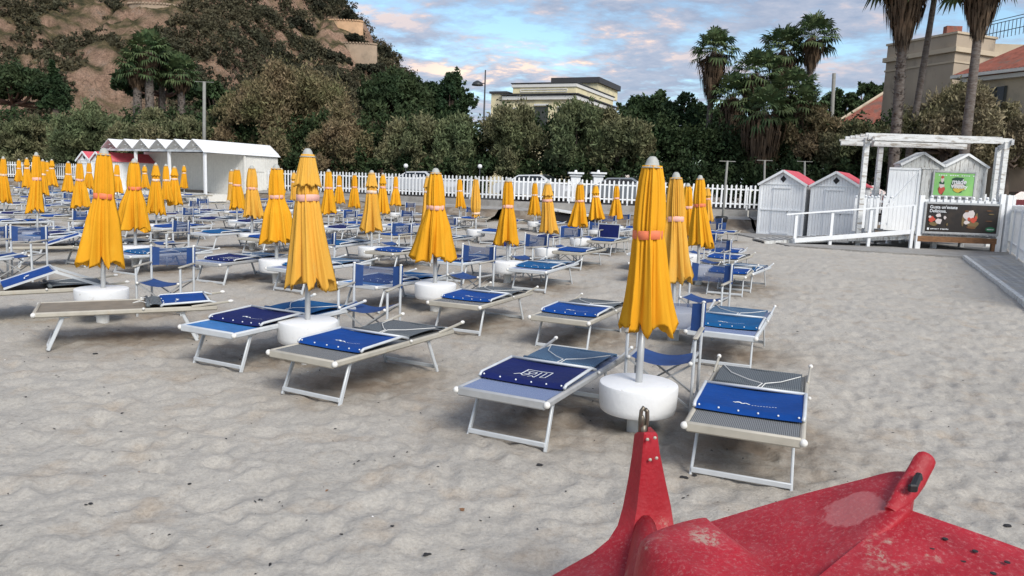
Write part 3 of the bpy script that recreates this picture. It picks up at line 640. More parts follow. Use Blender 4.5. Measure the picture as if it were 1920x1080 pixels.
for i, (xt, yt, Hp, v, tr, wr, bd, fd) in enumerate(UL):
    yf = yt+Hp; xf = xt-(.062*(1224 == xt)+.028*((xt-960)/960+.35)*(xt != 1224))*Hp*(1 if xt != 577 else -.3)
    p = onz(xf, yf, 0)
    for _ in range(8): p = onz(xf, yf, gz(p.x, p.y)+.0)
    g = gz(p.x, p.y)
    if i in (2,): p = onz(193, 606, 0)
    tp = at(xt, yt, p.y); H = min(2.3, max(1.85, tp.z-g)); dx = tp.x-p.x; far = p.y > 17
    r_ = f'{ORD(rank[i])} umbrella from the left' if i in rank else 'umbrella beyond the left edge'
    nm = NEAR.get(i, r_)
    lab = {0: 'tall closed yellow umbrella nearest the camera, bright orange strap, behind the red boat', 1: 'faded closed yellow umbrella with frilled top flap and wide pink strap, near left of centre',
           2: 'closed yellow umbrella with orange strap and wide windblown hem at near left'}.get(i, f"closed yellow umbrella with {BND[bd]} strap{', frilled top flap' if tr else ''}, {r_.replace(' umbrella', '')}")
    if wr: lab = 'closed umbrella strapped tight near its hem into a slim column in front of the fence'
    umbrella((p.x, p.y, g-.0), rb.uniform(0, 6.28), H, v, bool(tr), bool(wr), bd, lab, 'yel2' if fd else 'yel', (0, math.atan2(dx, H)))
    bpy.context.view_layer.update() if False else None
    o_ = bpy.data.objects[-1] if False else None
    table((p.x, p.y, g), f'round white drum table at the foot of the {nm}', rb.uniform(0, 6))
    P0 = Vector((p.x, p.y, 0)); jit = lambda a: rb.uniform(-a, a)
    beds = []
    if i in EXPL:
        for x, y_, hd, k, sd_ in EXPL[i]: beds.append((Vector((x, y_, 0)), R(hd), k, sd_))
        have = {q[3] for q in beds}
    else: have = set()
    for sd_, s_, w_ in (('L', -.80, -.80), ('R', .82, -.76)):
        if sd_ in have: continue
        if i == 2 and sd_ == 'L': continue
        k = rb.choice('AAAFFTBC') if far else rb.choice('AFTBCA')
        if i == 5 and sd_ == 'R': k = 'T'
        beds.append((P0+SD*(s_+jit(.06))+WD*(w_+jit(.12)), HEAD-R(3)+R(jit(5)), k, sd_))
    for c, hd, k, sd_ in beds:
        mid = c+Vector((math.sin(hd), math.cos(hd), 0))*.85
        if not ok(mid, .78, placed): continue
        side = 'left' if sd_ == 'L' else 'right'
        KD = {'A': 'grey sunbed with royal blue cover', 'B': 'sunbed with navy cover', 'C': 'light blue sunbed', 'D': 'long brown sunbed with small blue cover',
              'T': 'teal covered sunbed', 'G': 'sunbed with tilted cover', 'F': 'pale sunbed with blue cover', 'E': 'sunbed with its navy cover raised upright'}[k]
        bed((c.x, c.y, gz(mid.x, mid.y)+.01), hd, k, f'{KD}, {side} of the {nm}', far, R(jit(.8)))
    hd = HEAD+R(jit(9)); c = P0+WD*(.78+jit(.08))+SD*(.05+jit(.12))
    if i == 0: c = Vector((1.27, 6.02, 0)); hd = R(20)
    if i == 1: c = Vector((-1.52, 7.93, 0)); hd = R(8)
    if i == 2: c = Vector((-4.38, 9.35, 0)); hd = R(-4)
    if rb.random() < .88 or i < 8:
        if ok(c.copy(), .6, used_c): chair((c.x, c.y, gz(c.x, c.y)), hd, f'blue folding chair with silver arms, behind the {nm}', far)
# beds and chairs of places whose umbrella is missing or out of the picture
EX = [(62, 540, 'G', 52, 'brown sunbed with tilted blue cover cut by the left edge'), (125, 462, 'G', 58, 'sunbed left of the orange strapped umbrella, behind the nearest blue chair at far left'),
      (1150, 447, 'E', 24, 'sunbed with its navy cover raised upright like a screen, right of centre'), (360, 400, 'F', 30, 'pale sunbed in front of the open porch of the long cabin row'),
      (395, 386, 'A', 32, 'small far sunbed at the foot of the long cabin row'), (1365, 470, 'F', 24, 'sunbed at the right edge of the rows, level with the huts'),
      (1345, 436, 'A', 26, 'furthest small sunbed beside the grey pole'), (1372, 510, 'A', 24, 'royal blue covered sunbed at the right end of the third row'), (30, 415, 'F', 30, 'pale sunbed by the left edge behind the blue chair'),
      (340, 378, 'B', 28, 'tiny sunbed beneath the cabin row porch'), (200, 400, 'F', 34, 'pale sunbed behind the orange strapped umbrella at far left'), (120, 430, 'F', 34, 'pale sunbed in the left crowd between two umbrellas')]
for px, py, k, hd, lab in EX:
    p = onz(px, py, .36); mid = Vector((p.x, p.y, 0)); c = mid-Vector((math.sin(R(hd)), math.cos(R(hd)), 0))*.85
    if px not in (62, 1150, 125) and not ok(mid, .7, placed): continue
    bed((c.x, c.y, gz(p.x, p.y)), R(hd), k, lab, p.y > 17)
for px, py, hd, lab in ((40, 478, -6, 'blue folding chair with sagging backrest near the left edge'), (372, 392, 15, 'small blue chair in front of the cabin row porch')):
    p = onz(px, py, .42)
    if ok(Vector((p.x, p.y, 0)), .5, used_c): chair((p.x, p.y, gz(p.x, p.y)), R(hd), lab)
# churned moist brown sand, darkened further to paint contact shadow under beds and chairs
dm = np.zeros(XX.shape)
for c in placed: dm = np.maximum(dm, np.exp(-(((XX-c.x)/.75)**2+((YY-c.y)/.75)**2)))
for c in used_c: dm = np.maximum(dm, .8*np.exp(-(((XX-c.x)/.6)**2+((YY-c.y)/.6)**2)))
av_ = so.data.color_attributes.new('damp_shade', 'FLOAT_COLOR', 'POINT'); dd_ = np.clip(dm*.9, 0, 1).reshape(-1); av_.data.foreach_set('color', np.stack([dd_, dd_, dd_, np.ones_like(dd_)], -1).astype(np.float32).ravel())
# ------------------------------------------------------------------ frames for buildings
def rotz(a): return Matrix.Rotation(a, 3, 'Z')
def boards(m, x0, x1, z0, z1, y, th=.02, step=.12, mi=0, axis='x', gable=None):
    """vertical boards in the plane y (axis x) with thin gaps; gable(x) gives the top height"""
    n = max(1, round((x1-x0)/step)); s = (x1-x0)/n
    for i in range(n):
        a, b_ = x0+i*s+.004, x0+(i+1)*s-.004; ta, tb = (gable(a), gable(b_)) if gable else (z1, z1)
        off = random.uniform(0, .004)
        q = [(a, z0), (b_, z0), (b_, tb), (a, ta)]
        if gable and (a < (x0+x1)/2 < b_): q = [(a, z0), (b_, z0), (b_, tb), ((x0+x1)/2, gable((x0+x1)/2)), (a, ta)]
        if axis == 'x': vs = [(px, y-off, pz) for px, pz in q]+[(px, y+th, pz) for px, pz in q]
        else: vs = [(y+off, px, pz) for px, pz in q]+[(y-th, px, pz) for px, pz in q]
        k = len(q); m.add(vs, [tuple(range(k)), tuple(range(2*k-1, k-1, -1))]+[(j, j+k, (j+1) % k+k, (j+1) % k) for j in range(k)], mi)
def gable_roof(m, x0, x1, y0, y1, ze, zr, th=.04, ov=.08, mi=0):
    xm = (x0+x1)/2; sl = (zr-ze)/(xm-x0)
    for s, xe in ((-1, x0), (1, x1)):
        e = xe+s*ov; zE = ze-ov*sl
        a = [Vector((e, y0, zE)), Vector((xm, y0, zr)), Vector((xm, y1, zr)), Vector((e, y1, zE))]
        up = Vector((0, 0, th)); m.add([p for p in a]+[p+up for p in a], [(0, 1, 2, 3), (7, 6, 5, 4), (0, 4, 5, 1), (1, 5, 6, 2), (2, 6, 7, 3), (3, 7, 4, 0)], mi)
def hut(loc, rz, wd, dp, ze, zr, label, wall='hut', roof='pink', door=True, ridge=0):
    r_ = empty('beach_hut', loc, rz, label, 'beach hut', 'small white beach huts'); h = wd/2
    m = MB(); g = lambda x: ze+(zr-ze)*(1-abs(x)/h)
    boards(m, -h, h, .0, ze, 0, gable=g); boards(m, -h, h, .0, ze, dp, gable=g)
    boards(m, 0, dp, 0, ze, h, axis='y'); boards(m, 0, dp, 0, ze, -h+.02, axis='y')
    for sx in (-h, h): m.box((sx, -.012, ze/2), (.09, .05, ze))
    m.box((0, -.02, .04), (wd, .05, .14)); m.box((0, -.018, ze-.02), (wd, .03, .05)); m.box((0, -.02, ze*.50), (wd, .03, .06))
    m.build('wall', wall, r_)
    m = MB(); gable_roof(m, -h, h, -.12, dp+.08, ze+.02, zr+.03, .035, .10); m.build('roof', roof, r_)
    m = MB(); sl = math.atan2(zr-ze, h)
    for s in (-1, 1): m.bar((s*(h+.11), -.135, ze-.02-.1*(zr-ze)/h), (0, -.135, zr+.02), .03, .10, up=(0, 0, 1))
    m.build('bargeboard', 'white', r_)
    if door:
        m = MB(); dw = .40*wd; zt_ = ze-.14
        boards(m, -dw/2, dw/2, .10, zt_, -.028, .015, .11)
        for zz_ in (.14, ze*.5, zt_-.04): m.box((0, -.05, zz_), (dw, .03, .07))
        d = m.build('door', wall, r_); MB().ball((dw*.38, -.07, ze*.47), .025).build('handle', 'steel', d)
    m = MB(); zc = ze+(zr-ze)*.38; s = .13
    m.add([(0, -.014, zc-s*1.2), (s, -.014, zc), (0, -.014, zc+s*1.2), (-s, -.014, zc)], [(0, 1, 2, 3)]); m.build('vent', 'dark', r_)
    return r_
RZ = -HEAD
# the pair of huts at right
bl = onz(1416, 440, 0); br = onz(1500, 443, 0)
hut((bl+SD*1.02), RZ-R(7), 1.92, 2.2, 2.32, 2.86, 'white beach hut with pink roof, left one of the pair beside the ramp')
b2 = onz(1509, 446, 0); hut((b2+SD*1.06), RZ-R(7), 1.92, 2.2, 2.30, 2.84, 'white beach hut with pink roof, behind the ramp handrail')
# pink roofed pair at far left
c = Vector((bx(161, 46, .4), 46, .33)); hut(c, RZ, 1.25, 4.6, 2.1, 2.55, 'narrow white hut with long pink roof at far left, leftmost of two', door=True)
c2 = c+SD*1.3; hut(c2, RZ, 1.25, 4.6, 2.1, 2.55, 'narrow white hut with pink roof, right of two, beside the long cabin row', door=True)

# ------------------------------------------------------------------ long cabin row with zigzag roof
A0 = Vector((bx(387, 42, .5), 42, .5))
cr = empty('cabin_row', A0, RZ, 'long white row of changing cabins with six gabled zigzag roof and open porch', 'cabin row')
Wc, nC, Dp, Pp, He = 1.50, 6, 5.2, 2.6, 2.60
m = MB(); m.box((-Wc*3+0, Dp/2, -.35), (Wc*6+.3, Dp, 1.1)); m.box((-Wc*3, -.25, -.45), (Wc*6+.3, .5, .75)); m.build('floor', 'hutw', cr)
m = MB()
m.box((.10, Pp/2, .30), (.06, Pp, .30)) if False else None
boards(m, Pp, Dp, .2, He, .12, axis='y', step=.16); boards(m, -Wc*6, .12, .2, He, Pp, step=.16); boards(m, -Wc*6, .1, .2, He, Dp-.02, step=.4)
boards(m, Pp, Dp, .2, He, -Wc*6, axis='y', step=.2); m.box((.13, Pp, 1.4), (.1, .1, 2.5)); m.build('wall', 'hutw', cr)
m = MB()
for k in range(nC):
    x1 = -k*Wc+.10; x0 = x1-Wc; gable_roof(m, x0, x1, -.35, Dp+.1, He+.06, He+.60, .03, .0)
m.add([(.10, -.35, He+.06), (.26, -.35, He-.08), (.26, Dp+.1, He-.08), (.10, Dp+.1, He+.06)], [(0, 1, 2, 3)])
m.build('roof', 'plast', cr)
m = MB(); m.box((-Wc*3+.05, -.18, He-.01), (Wc*6+.15, .08, .12)); m.box((.10, Dp/2, He-.01), (.06, Dp, .12))
for k in range(nC):
    xm = -k*Wc+.10-Wc/2; m.bar((xm, -.3, He+.30), (xm+.0, 2.2, He+.32), .05, .06); m.bar((xm, -.3, He+.05), (xm, .6, He+.5), .04, .04)
m.build('beam', 'aluw', cr)
for k in range(4): MB().box((-k*Wc*2+.06, -.1, He/2+.05), (.13, .13, He-.05)).build('post', 'white', cr)
m = MB(); m.box((.135, 3.7, 1.9), (.03, .8, .66)); m.box((.15, 3.7, 1.9), (.02, .70, .56)); m.build('hatch', 'hutw', cr)

# ------------------------------------------------------------------ raised kiosk on the right: platform, ramp, fence, posters, shack, pergola
RB = onz(1712, 468, 0)         # foot of the ramp's upper post
KX = Vector((1, -.045, 0)).normalized(); KY = Vector((.045, 1, 0)).normalized(); KR = math.atan2(KX.y, KX.x); KM = Matrix((KX, KY, Vector((0, 0, 1)))).transposed()
m = MB(); o = RB
pts = [onz(1386, 441, 0), onz(1480, 463, 0), onz(1640, 474, 0), onz(1812, 484, 0), onz(1895, 484, 0), Vector((30, 24, 0)), Vector((30, 31, 0)), Vector((11, 35.6, 0)), Vector((8.4, 36.4, 0))]
m.slab([(p.x, p.y, .05) for p in pts], .35); tag(m.build('concrete_pad', 'conc'), 'concrete strip in front of huts and ramp', 'pavement', kind='structure')
def kl(px, py=None, dY=0., z=0.):   # local kiosk coordinates from a pixel column at front plane offset dY
    lo = RB+KY*dY; x = 0.
    for _ in range(12):
        p = lo+KX*x; x += (px-proj((p.x, p.y, z))[0])/F*p.y
    return x
def kz(px, py, dY=0.):
    x = kl(px, 0, dY, 1); p = RB+KY*dY+KX*x; return at(px, py, p.y).z
PZ = kz(1712, 440)
xr = kl(1868, 0, 0, .5)
dk = empty('deck_platform', RB, KR, 'raised wooden platform behind the black poster, brown edge on short white legs', 'platform')
m = MB(); 
for i in range(30): m.box((.0+(xr+.0)*(i+.5)/30, 2.4, PZ), (xr/30-.01, 4.9, .05))
m.build('deck_boards', 'deck', dk)
m = MB(); m.box((xr/2+.02, -.07, PZ-.13), (xr-.1, .05, .20)); m.box((xr-.12, -.05, PZ/2-.08), (.12, .07, PZ-.14)); m.build('edge_board', 'wood', dk)
for x, y_ in ((kl(1762), .5), (kl(1762), 3), (xr-.15, 2), (.2, 2.5)): MB().box((x, y_, (PZ-.2)/2), (.16, .16, PZ-.24)).build('leg', 'white', dk)
# ramp
rp = empty('access_ramp', RB, KR, 'sloping wooden access ramp with white handrail in front of the huts', 'ramp')
x0 = kl(1493, 0, .3, .2); m = MB(); n = 22
for i in range(n):
    xa = x0-1.2+(-x0+1.2)*(i+.5)/n; za = .08+(PZ-.08)*((xa-x0+1.2)/(1.2-x0)); m.box((xa, 1.0, za-.02), ((1.2-x0)/n-.012, 1.5, .05))
m.build('ramp_boards', 'deck', rp)
m = MB(); m.bar((x0-1.2, .22, .03), (0, .22, PZ-.12), .05, .12); m.bar((x0-1.2, 1.8, .03), (0, 1.8, PZ-.12), .05, .12)
for q in (.35, .62, .85): m.box((x0*(1-q), 1.8, PZ*q/2), (.1, .1, PZ*q))
m.build('ramp_beam', 'old', rp)
for px, yt in ((1493, 401), (1560, 397), (1632, 391), (1710, 385)):
    x = kl(px, 0, 0, .8); zt_ = kz(px, yt); MB().box((x, .05 if px < 1700 else -.02, zt_/2), (.10, .10, zt_)).build('post', 'white', rp)
m = MB()
m.bar((kl(1474, 0, 0, 1), -.02, kz(1474, 402)), (kl(1716, 0, 0, 2), -.02, kz(1716, 385)), .05, .055)
m.bar((kl(1490, 0, 0, .4), -.03, kz(1490, 451)), (kl(1712, 0, 0, 1), -.03, kz(1712, 434)), .05, .16); m.build('handrail', 'white', rp)
# kiosk fence with posters
kf = empty('kiosk_fence', RB, KR, 'white picket fence around the raised kiosk platform, black poster on its front', 'fence')
zf = kz(1800, 368); m = MB(); x = kl(1722, 0, 0, 1.5)
def picket(m, x, y_, z0, z1, w_=.11):
    m.box((x, y_, (z0+z1-.05)/2), (w_, .025, z1-z0-.05)); m.lathe([(w_/2, -.05), (w_/2*.98, -.02), (w_*.35, .005), (w_*.12, .018)], (x, y_, z1-.03), 10)
pk = []
xx = kl(1745, 0, 0, 1.5)
while xx < xr+.1: picket(m, xx, 0, PZ, zf+random.uniform(-.02, .02)); xx += .245
xx = kl(1650, 0, 0, 1.6); z2 = kz(1650, 365)
while xx < kl(1715, 0, 0, 1.5): picket(m, xx, 1.9, PZ+.1, z2); xx += .245
xx = kl(1605, 0, 2.4, 1.6)
while xx < kl(1650, 0, 2.4, 1.5): picket(m, xx, 2.4, .5, kz(1610, 365)); xx += .245
m.build('slats', 'white', kf)
m = MB(); m.bar((kl(1725), .05, zf-.20), (xr+.1, .05, zf-.20), .04, .10); m.bar((kl(1645, 0, 1.9), 1.95, z2-.25), (0, 1.95, z2-.25), .04, .09); m.bar((kl(1645, 0, 1.9), 1.95, PZ+.3), (0, 1.95, PZ+.3), .04, .09)
m.bar((kl(1600, 0, 2.4), 2.45, z2-.25), (kl(1650, 0, 2.4), 2.45, z2-.25), .04, .09); m.build('rail', 'white', kf)
for px, yt in ((1726, 366), (1876, 364), (1889, 366)): MB().box((kl(px, 0, 0, 1.5), -.03, kz(px, yt)/2), (.17, .12, kz(px, yt))).build('post', 'white', kf)
# black poster
def board_frame(name, xl, xr_, z0, z1, y_, label, frame='alu', fw=.07):
    r_ = empty(name, RB+KX*((xl+xr_)/2)+KY*y_, KR, label, 'poster'); h = (xr_-xl)/2; m = MB()
    for s in (-1, 1): m.box((s*(h-fw/2), 0, (z0+z1)/2), (fw, .06, z1-z0), bev=.01); m.box((0, 0, (z0 if s < 0 else z1)-s*fw/2), (2*h-2*fw, .06, fw), bev=.01)
    m.build('frame', frame, r_); return r_, h-fw
def pmat(name, c, c2=None, sc_=3): return mat(name, c, .45, 0, .08, 2, c2=c2, c2s=sc_, c2t=(.5, .7))
MT['pblack'] = pmat('poster_dark_print', (.020, .016, .014), (.05, .034, .022), 1.6); MT['pgreen'] = pmat('poster_green_print', (.22, .52, .16), (.32, .58, .16), 1.2)
MT['pcream'] = pmat('ice_cream_print', (.62, .56, .54)); MT['pred'] = pmat('strawberry_print', (.50, .07, .04)); MT['pgold'] = pmat('glass_cup_print', (.17, .12, .05)); MT['pdk'] = pmat('dark_leaf_print', (.01, .06, .03))
MT['pyel'] = pmat('yellow_print', (.60, .42, .06)); MT['plogo'] = pmat('green_oval_print', (.01, .16, .06)); MT['pbrn'] = pmat('brown_print', (.15, .07, .03))
za, zb_ = kz(1800, 440), kz(1800, 380); xa, xb = kl(1731, 0, -.1, 1.2), kl(1874, 0, -.1, 1.2)
bp, hw = board_frame('advertising_poster', xa, xb, za, zb_, -.12, 'black poster with ice cream photo and white words, on the kiosk fence front', 'alu', .08)
z0, z1 = za+.08, zb_-.08; H_ = z1-z0
MB().box((0, .0, (z0+z1)/2), (2*hw, .02, H_)).build('print', 'pblack', bp)
def blobs(lst, parent, name, y_=-.014):
    by = {}
    for i, (u, v, ru, rv, mt_) in enumerate(lst): by.setdefault(mt_, []).append((u, v, ru, rv, i))
    mts = list(by); m = MB()
    for mi, mt_ in enumerate(mts):
        for u, v, ru, rv, i in by[mt_]:
            cx_, cz_ = -hw+2*hw*u, z0+H_*v; k = 18; ph = i*1.7
            m.poly([(cx_+ru*H_*math.cos(a)*(1+.18*math.sin(3*a+ph)), y_-.0012*i, cz_+rv*H_*math.sin(a)*(1+.15*math.sin(4*a+ph))) for a in [6.2832*q/k for q in range(k)]], mi)
    return m.build(name, mts, parent)
L_ = [(.66, .30, .20, .14, 'pgold'), (.52, .45, .05, .2, 'pgold'), (.70, .60, .05, .12, 'pgold'), (.60, .62, .20, .17, 'pcream'), (.66, .46, .11, .09, 'pred'), (.57, .38, .10, .07, 'pcream'), (.62, .72, .12, .10, 'pcream'), (.55, .60, .09, .09, 'pcream'), (.60, .50, .06, .06, 'pred'), (.69, .56, .05, .06, 'pred'),
      (.56, .78, .07, .04, 'pbrn'), (.64, .20, .16, .05, 'pbrn'), (.87, .82, .12, .02, 'pbrn'), (.90, .70, .10, .02, 'pgold'), (.88, .45, .12, .015, 'pbrn'),
      (.11, .28, .16, .07, 'pgold'), (.08, .45, .12, .10, 'pred'), (.17, .60, .09, .07, 'pcream'), (.18, .38, .11, .10, 'pcream'), (.26, .52, .05, .06, 'pcream'), (.05, .54, .05, .04, 'pcream'), (.30, .28, .03, .05, 'pgold')]
blobs(L_, bp, 'picture')
m = MB(); m.poly([(-hw+2*hw*.91+.17*math.cos(a), -.016, z0+H_*.15+.085*math.sin(a)) for a in [6.2832*q/24 for q in range(24)]]); m.build('green_oval', 'plogo', bp)
def onpost(x, y_, z, ang=0): return Matrix.Translation((x, y_, z))@Matrix.Rotation(ang, 4, 'Y')@Matrix.Rotation(math.pi/2, 4, 'X')
text('lettering', "Gusta un'estate", bp, onpost(-hw+.09, -.045, z1-.155), .155, 'logo', off=.002)
text('lettering', "Deliziosa.", bp, onpost(-hw+.09, -.045, z1-.295), .155, 'logo', off=.002)
m = MB(); m.box((-hw+.10, -.045, z0+.10), (.07, .004, .08)); xq = -hw+.20
for i, wl in enumerate((.03, .05, .03, .04, .03, .02, .0, .03, .02, .05, .03, .04, .03)):
    if wl: m.box((xq, -.045, z0+.10+.004*(i % 3)), (wl, .004, .035))
    xq += wl/2+.035
m.build('small_print', 'logo', bp)
m = MB(); xq = -hw+2*hw*.91-.10
for i in range(6): m.box((xq+i*.04, -.0205, z0+H_*.15), (.026, .004, .04))
m.build('oval_print', 'logo', bp)
# shack with twin gables, its open door and the green poster
sy = 3.4; xs0, xs1 = kl(1684, 0, sy, 2.5), kl(1849, 0, sy, 2.5); sw = (xs1-xs0)/2; zE = kz(1765, 312, sy); zR = kz(1722, 288, sy)
ks = empty('kiosk_shack', RB+KX*xs0+KY*sy, KR, 'weathered white plank shack with two gables behind the kiosk fence', 'shack')
m = MB()
for k in range(2):
    xm = sw*(k+.5); boards(m, sw*k, sw*(k+1), PZ, zE, 0, gable=lambda x, xm=xm: zE+(zR-zE)*(1-abs(x-xm)/(sw/2)), step=.16)
boards(m, 0, .5, PZ, zE, 2*sw, axis='y', step=.16); boards(m, 0, .5, PZ, zE, .02, axis='y', step=.16); m.build('wall', 'old', ks)
m = MB()
for k in range(2): gable_roof(m, sw*k, sw*(k+1), -.06, .6, zE+.02, zR+.02, .05, .0)
m.build('roof', 'old', ks)
m = MB()
for k in range(2):
    for q in (0, 1): m.bar((sw*(k+q), -.09, zE), (sw*(k+.5), -.09, zR+.03), .03, .09)
m.build('bargeboard', 'white', ks)
m = MB(); dx0, dx1 = kl(1714, 0, sy)-xs0, kl(1741, 0, sy)-xs0; boards(m, dx0, dx1, PZ, zE-.12, -.03, .02, .14); m.box(((dx0+dx1)/2, -.045, zE-.1), (dx1-dx0+.1, .03, .07)); m.build('door', 'old', ks)
m = MB(); gx0, gx1 = kl(1653, 0, 2.3), kl(1711, 0, 2.3); gt = kz(1680, 314, 2.3)
gd = empty('open_door', RB+KX*((gx0+gx1)/2)+KY*2.3, KR, 'open white plank door with diagonal brace beside the weathered shack', 'door'); h = (gx1-gx0)/2
boards(m, -h, h, PZ+.05, gt, 0, .02, .15); m.build('door_boards', 'hut', gd)
m = MB(); m.box((0, -.02, gt-.04), (2*h, .03, .08)); m.box((h-.04, -.02, (gt+PZ)/2), (.08, .03, gt-PZ-.1)); m.bar((-h+.05, -.02, PZ+1.0), (h-.06, -.02, gt-.1), .03, .07, up=(0, 1, 0)); m.build('brace', 'white', gd)
sy2 = 3.3; za, zb_ = kz(1785, 370, sy2), kz(1785, 321, sy2); xa, xb = kl(1745, 0, sy2, 2), kl(1826, 0, sy2, 2)
gp, hw = board_frame('advertising_poster', xa, xb, za, zb_, sy2, 'green poster with a bottle and round emblem, on the weathered shack', 'alu', .07)
z0, z1 = za+.07, zb_-.07; H_ = z1-z0
MB().box((0, 0, (z0+z1)/2), (2*hw, .02, H_)).build('print', 'pgreen', gp)
blobs([(.20, .22, .15, .20, 'pbrn'), (.20, .28, .13, .22, 'pred'), (.20, .48, .11, .16, 'pcream'), (.20, .55, .12, .07, 'pdk'), (.20, .68, .07, .12, 'pcream'), (.20, .80, .07, .06, 'pred')], gp, 'bottle_picture')
blobs([(.62, .45, .30, .30, 'pdk'), (.62, .34, .26, .18, 'pyel'), (.62, .46, .27, .10, 'pcream'), (.60, .72, .25, .10, 'pdk')], gp, 'emblem', -.026)
text('lettering', 'made', gp, onpost(-hw+2*hw*.44, -.040, z0+H_*.53), .26, 'logo', shear=.1, off=.006)
text('lettering', 'Vinosity', gp, onpost(-hw+2*hw*.42, -.040, z0+H_*.33), .20, 'logo', shear=.1, off=.004)
m = MB()
for i in range(16):
    if i % 5 != 4: m.box((-hw+.18+i*.09, -.015, z1-.10), (.06, .004, .035))
m.build('small_print', 'logo', gp)
# pergola
pg = empty('pergola', RB, KR, 'peeling white timber pergola over the kiosk', 'pergola')
zP = kz(1760, 262, .3)
def pp(px, dY, z): return kl(px, 0, dY, z)
for (px, dY, zb2) in ((1626, .5, 0), (1887, .2, 0), (1873, 3.0, 0), (1652, 3.2, 0)):
    x = pp(px, dY, zP); MB().box((x, dY, zP/2+.02), (.17, .17, zP-.05)).build('post', 'beam', pg)
xl, xr2 = pp(1628, .5, zP), pp(1890, .3, zP); xl2, xr3 = pp(1640, 3.1, zP), pp(1876, 3.0, zP)
m = MB(); m.bar((xl-.05, .40, zP+.02), (xr2+.08, .2, zP+.02), .07, .20); m.bar((xl, 3.1, zP-.02), (xr2, 3.0, zP-.02), .07, .20); m.build('beam', 'beam', pg)
for k in range(5):
    yk = .75+k*.48; MB().bar((xl, yk, zP+.14), (xr2, yk-.05, zP+.14), .07, .12).build('rafter', 'beam', pg)
m = MB(); m.bar((xr2, .0, zP-.02), (xr3+.1, 3.3, zP-.02), .08, .18); m.bar((xl, .0, zP-.04), (xl2, 3.3, zP-.04), .08, .16); m.bar((xl-.95, .7, zP-.10), (xl, .6, zP-.10), .05, .07); m.build('side_beam', 'beam', pg)
# boardwalk
dp = [onz(1812, 481, .06), onz(1885, 478, .06), onz(2500, 700, .06), onz(1990, 640, .06)]
dp = [onz(1812, 481, .06), onz(1890, 479, .06)]; dv = (onz(1935, 572, .06)-dp[0]).normalized(); Lb = 22
bw = empty('boardwalk', (dp[0].x, dp[0].y, 0), 0, 'grey plank boardwalk leading from the kiosk towards the sea at right', 'boardwalk'); wv = (dp[1]-dp[0]); m = MB(); n = 24
for i in range(n):
    a = dv*0+wv*(i/n)*1.7; b_ = a+wv/n*1.62
    for s in range(5):
        p, q = a+dv*(Lb/5*s+.03), a+dv*(Lb/5*(s+1)); m.slab([(p.x, p.y, .07), (q.x, q.y, .07), (q.x+(b_-a).x, q.y+(b_-a).y, .07), (p.x+(b_-a).x, p.y+(b_-a).y, .07)][::-1], .05)
m.build('plank', 'deck', bw)
m = MB(); m.bar((-.06, .0, .04), (dv.x*Lb-.06, dv.y*Lb, .04), .10, .12); m.build('edge_board', 'old', bw)
pw = [onz(1886, 470, 0), onz(1925, 505, 0), onz(2080, 600, 0)]
rf = picket_fence([tuple(pw[0]), tuple(pw[1]), tuple(pw[2])], .0, 1.75, .13, .10, 'close boarded white picket fence at the right edge beside the boardwalk')
# low wooden crate / little boat shelter near the bank
cb = onz(1062, 424, 0); sh = empty('timber_box', cb, R(-20), 'low dark timber box with white edge near the earth bank, right of centre', 'timber box')
m = MB(); m.slab([(-1.0, 0, .78), (1.5, 0, .50), (1.5, 1.2, .50), (-1.0, 1.2, .78)], .06); m.box((-.98, 0, .37), (.07, .07, .74)); m.build('white_frame', 'old', sh)
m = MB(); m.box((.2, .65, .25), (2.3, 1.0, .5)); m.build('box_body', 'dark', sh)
# small chair-like seat, poles, bin
def tpole(px, yb, yt, Y, zb, label, arm=.5, r0=.06, lean=0):
    x = bx(px, Y, zb); zt_ = at(px, yt, Y).z; r_ = empty('pole', (x, Y, zb), 0, label, 'pole', 'plain poles along the seafront')
    xt_ = bx(px+lean, Y, zt_)-x
    MB().tube([(0, 0, -.1), (xt_, 0, zt_-zb)], [r0, r0*.8], 10).build('shaft', 'pole', r_, True)
    if arm: MB().bar((xt_-arm, 0, zt_-zb-.02), (xt_+arm, 0, zt_-zb-.02), .03, .03).build('crossarm', 'pole', r_)
    return r_
tpole(1352, 400, 301, 31, .0, 'grey pole with short cross arm, rising right of the last umbrella', .33, .055, 12)
tpole(1432, 340, 300, 39, zt, 'grey T shaped pole behind the left hut of the pair', .40, .06, 2)
tpole(1508, 340, 302, 39, zt, 'grey T shaped pole behind the gap between the two huts', .40, .06, 1)
tpole(383, 262, 153, 52, zt, 'tall grey T shaped pole behind the long cabin row', .65, .13)
tpole(1551, 250, 137, 50, zt, 'tall pale leaning pole between palms and red pyramid roof', 0, .14, 13)
cbn = Vector((bx(1352, 31, .5), 31, 0)); bn_ = empty('litter_bin', cbn, 0, 'litter bin with black bag wrapped round the grey pole', 'litter bin')
MB().lathe([(.16, .25), (.2, .3), (.22, .78), (.21, .8)], n=14).build('bin_body', 'chairb', bn_, True)
MB().lathe([(.235, .62), (.25, .72), (.27, .80), (.22, .86), (.17, .84)], n=9).build('bag', 'black', bn_, True)
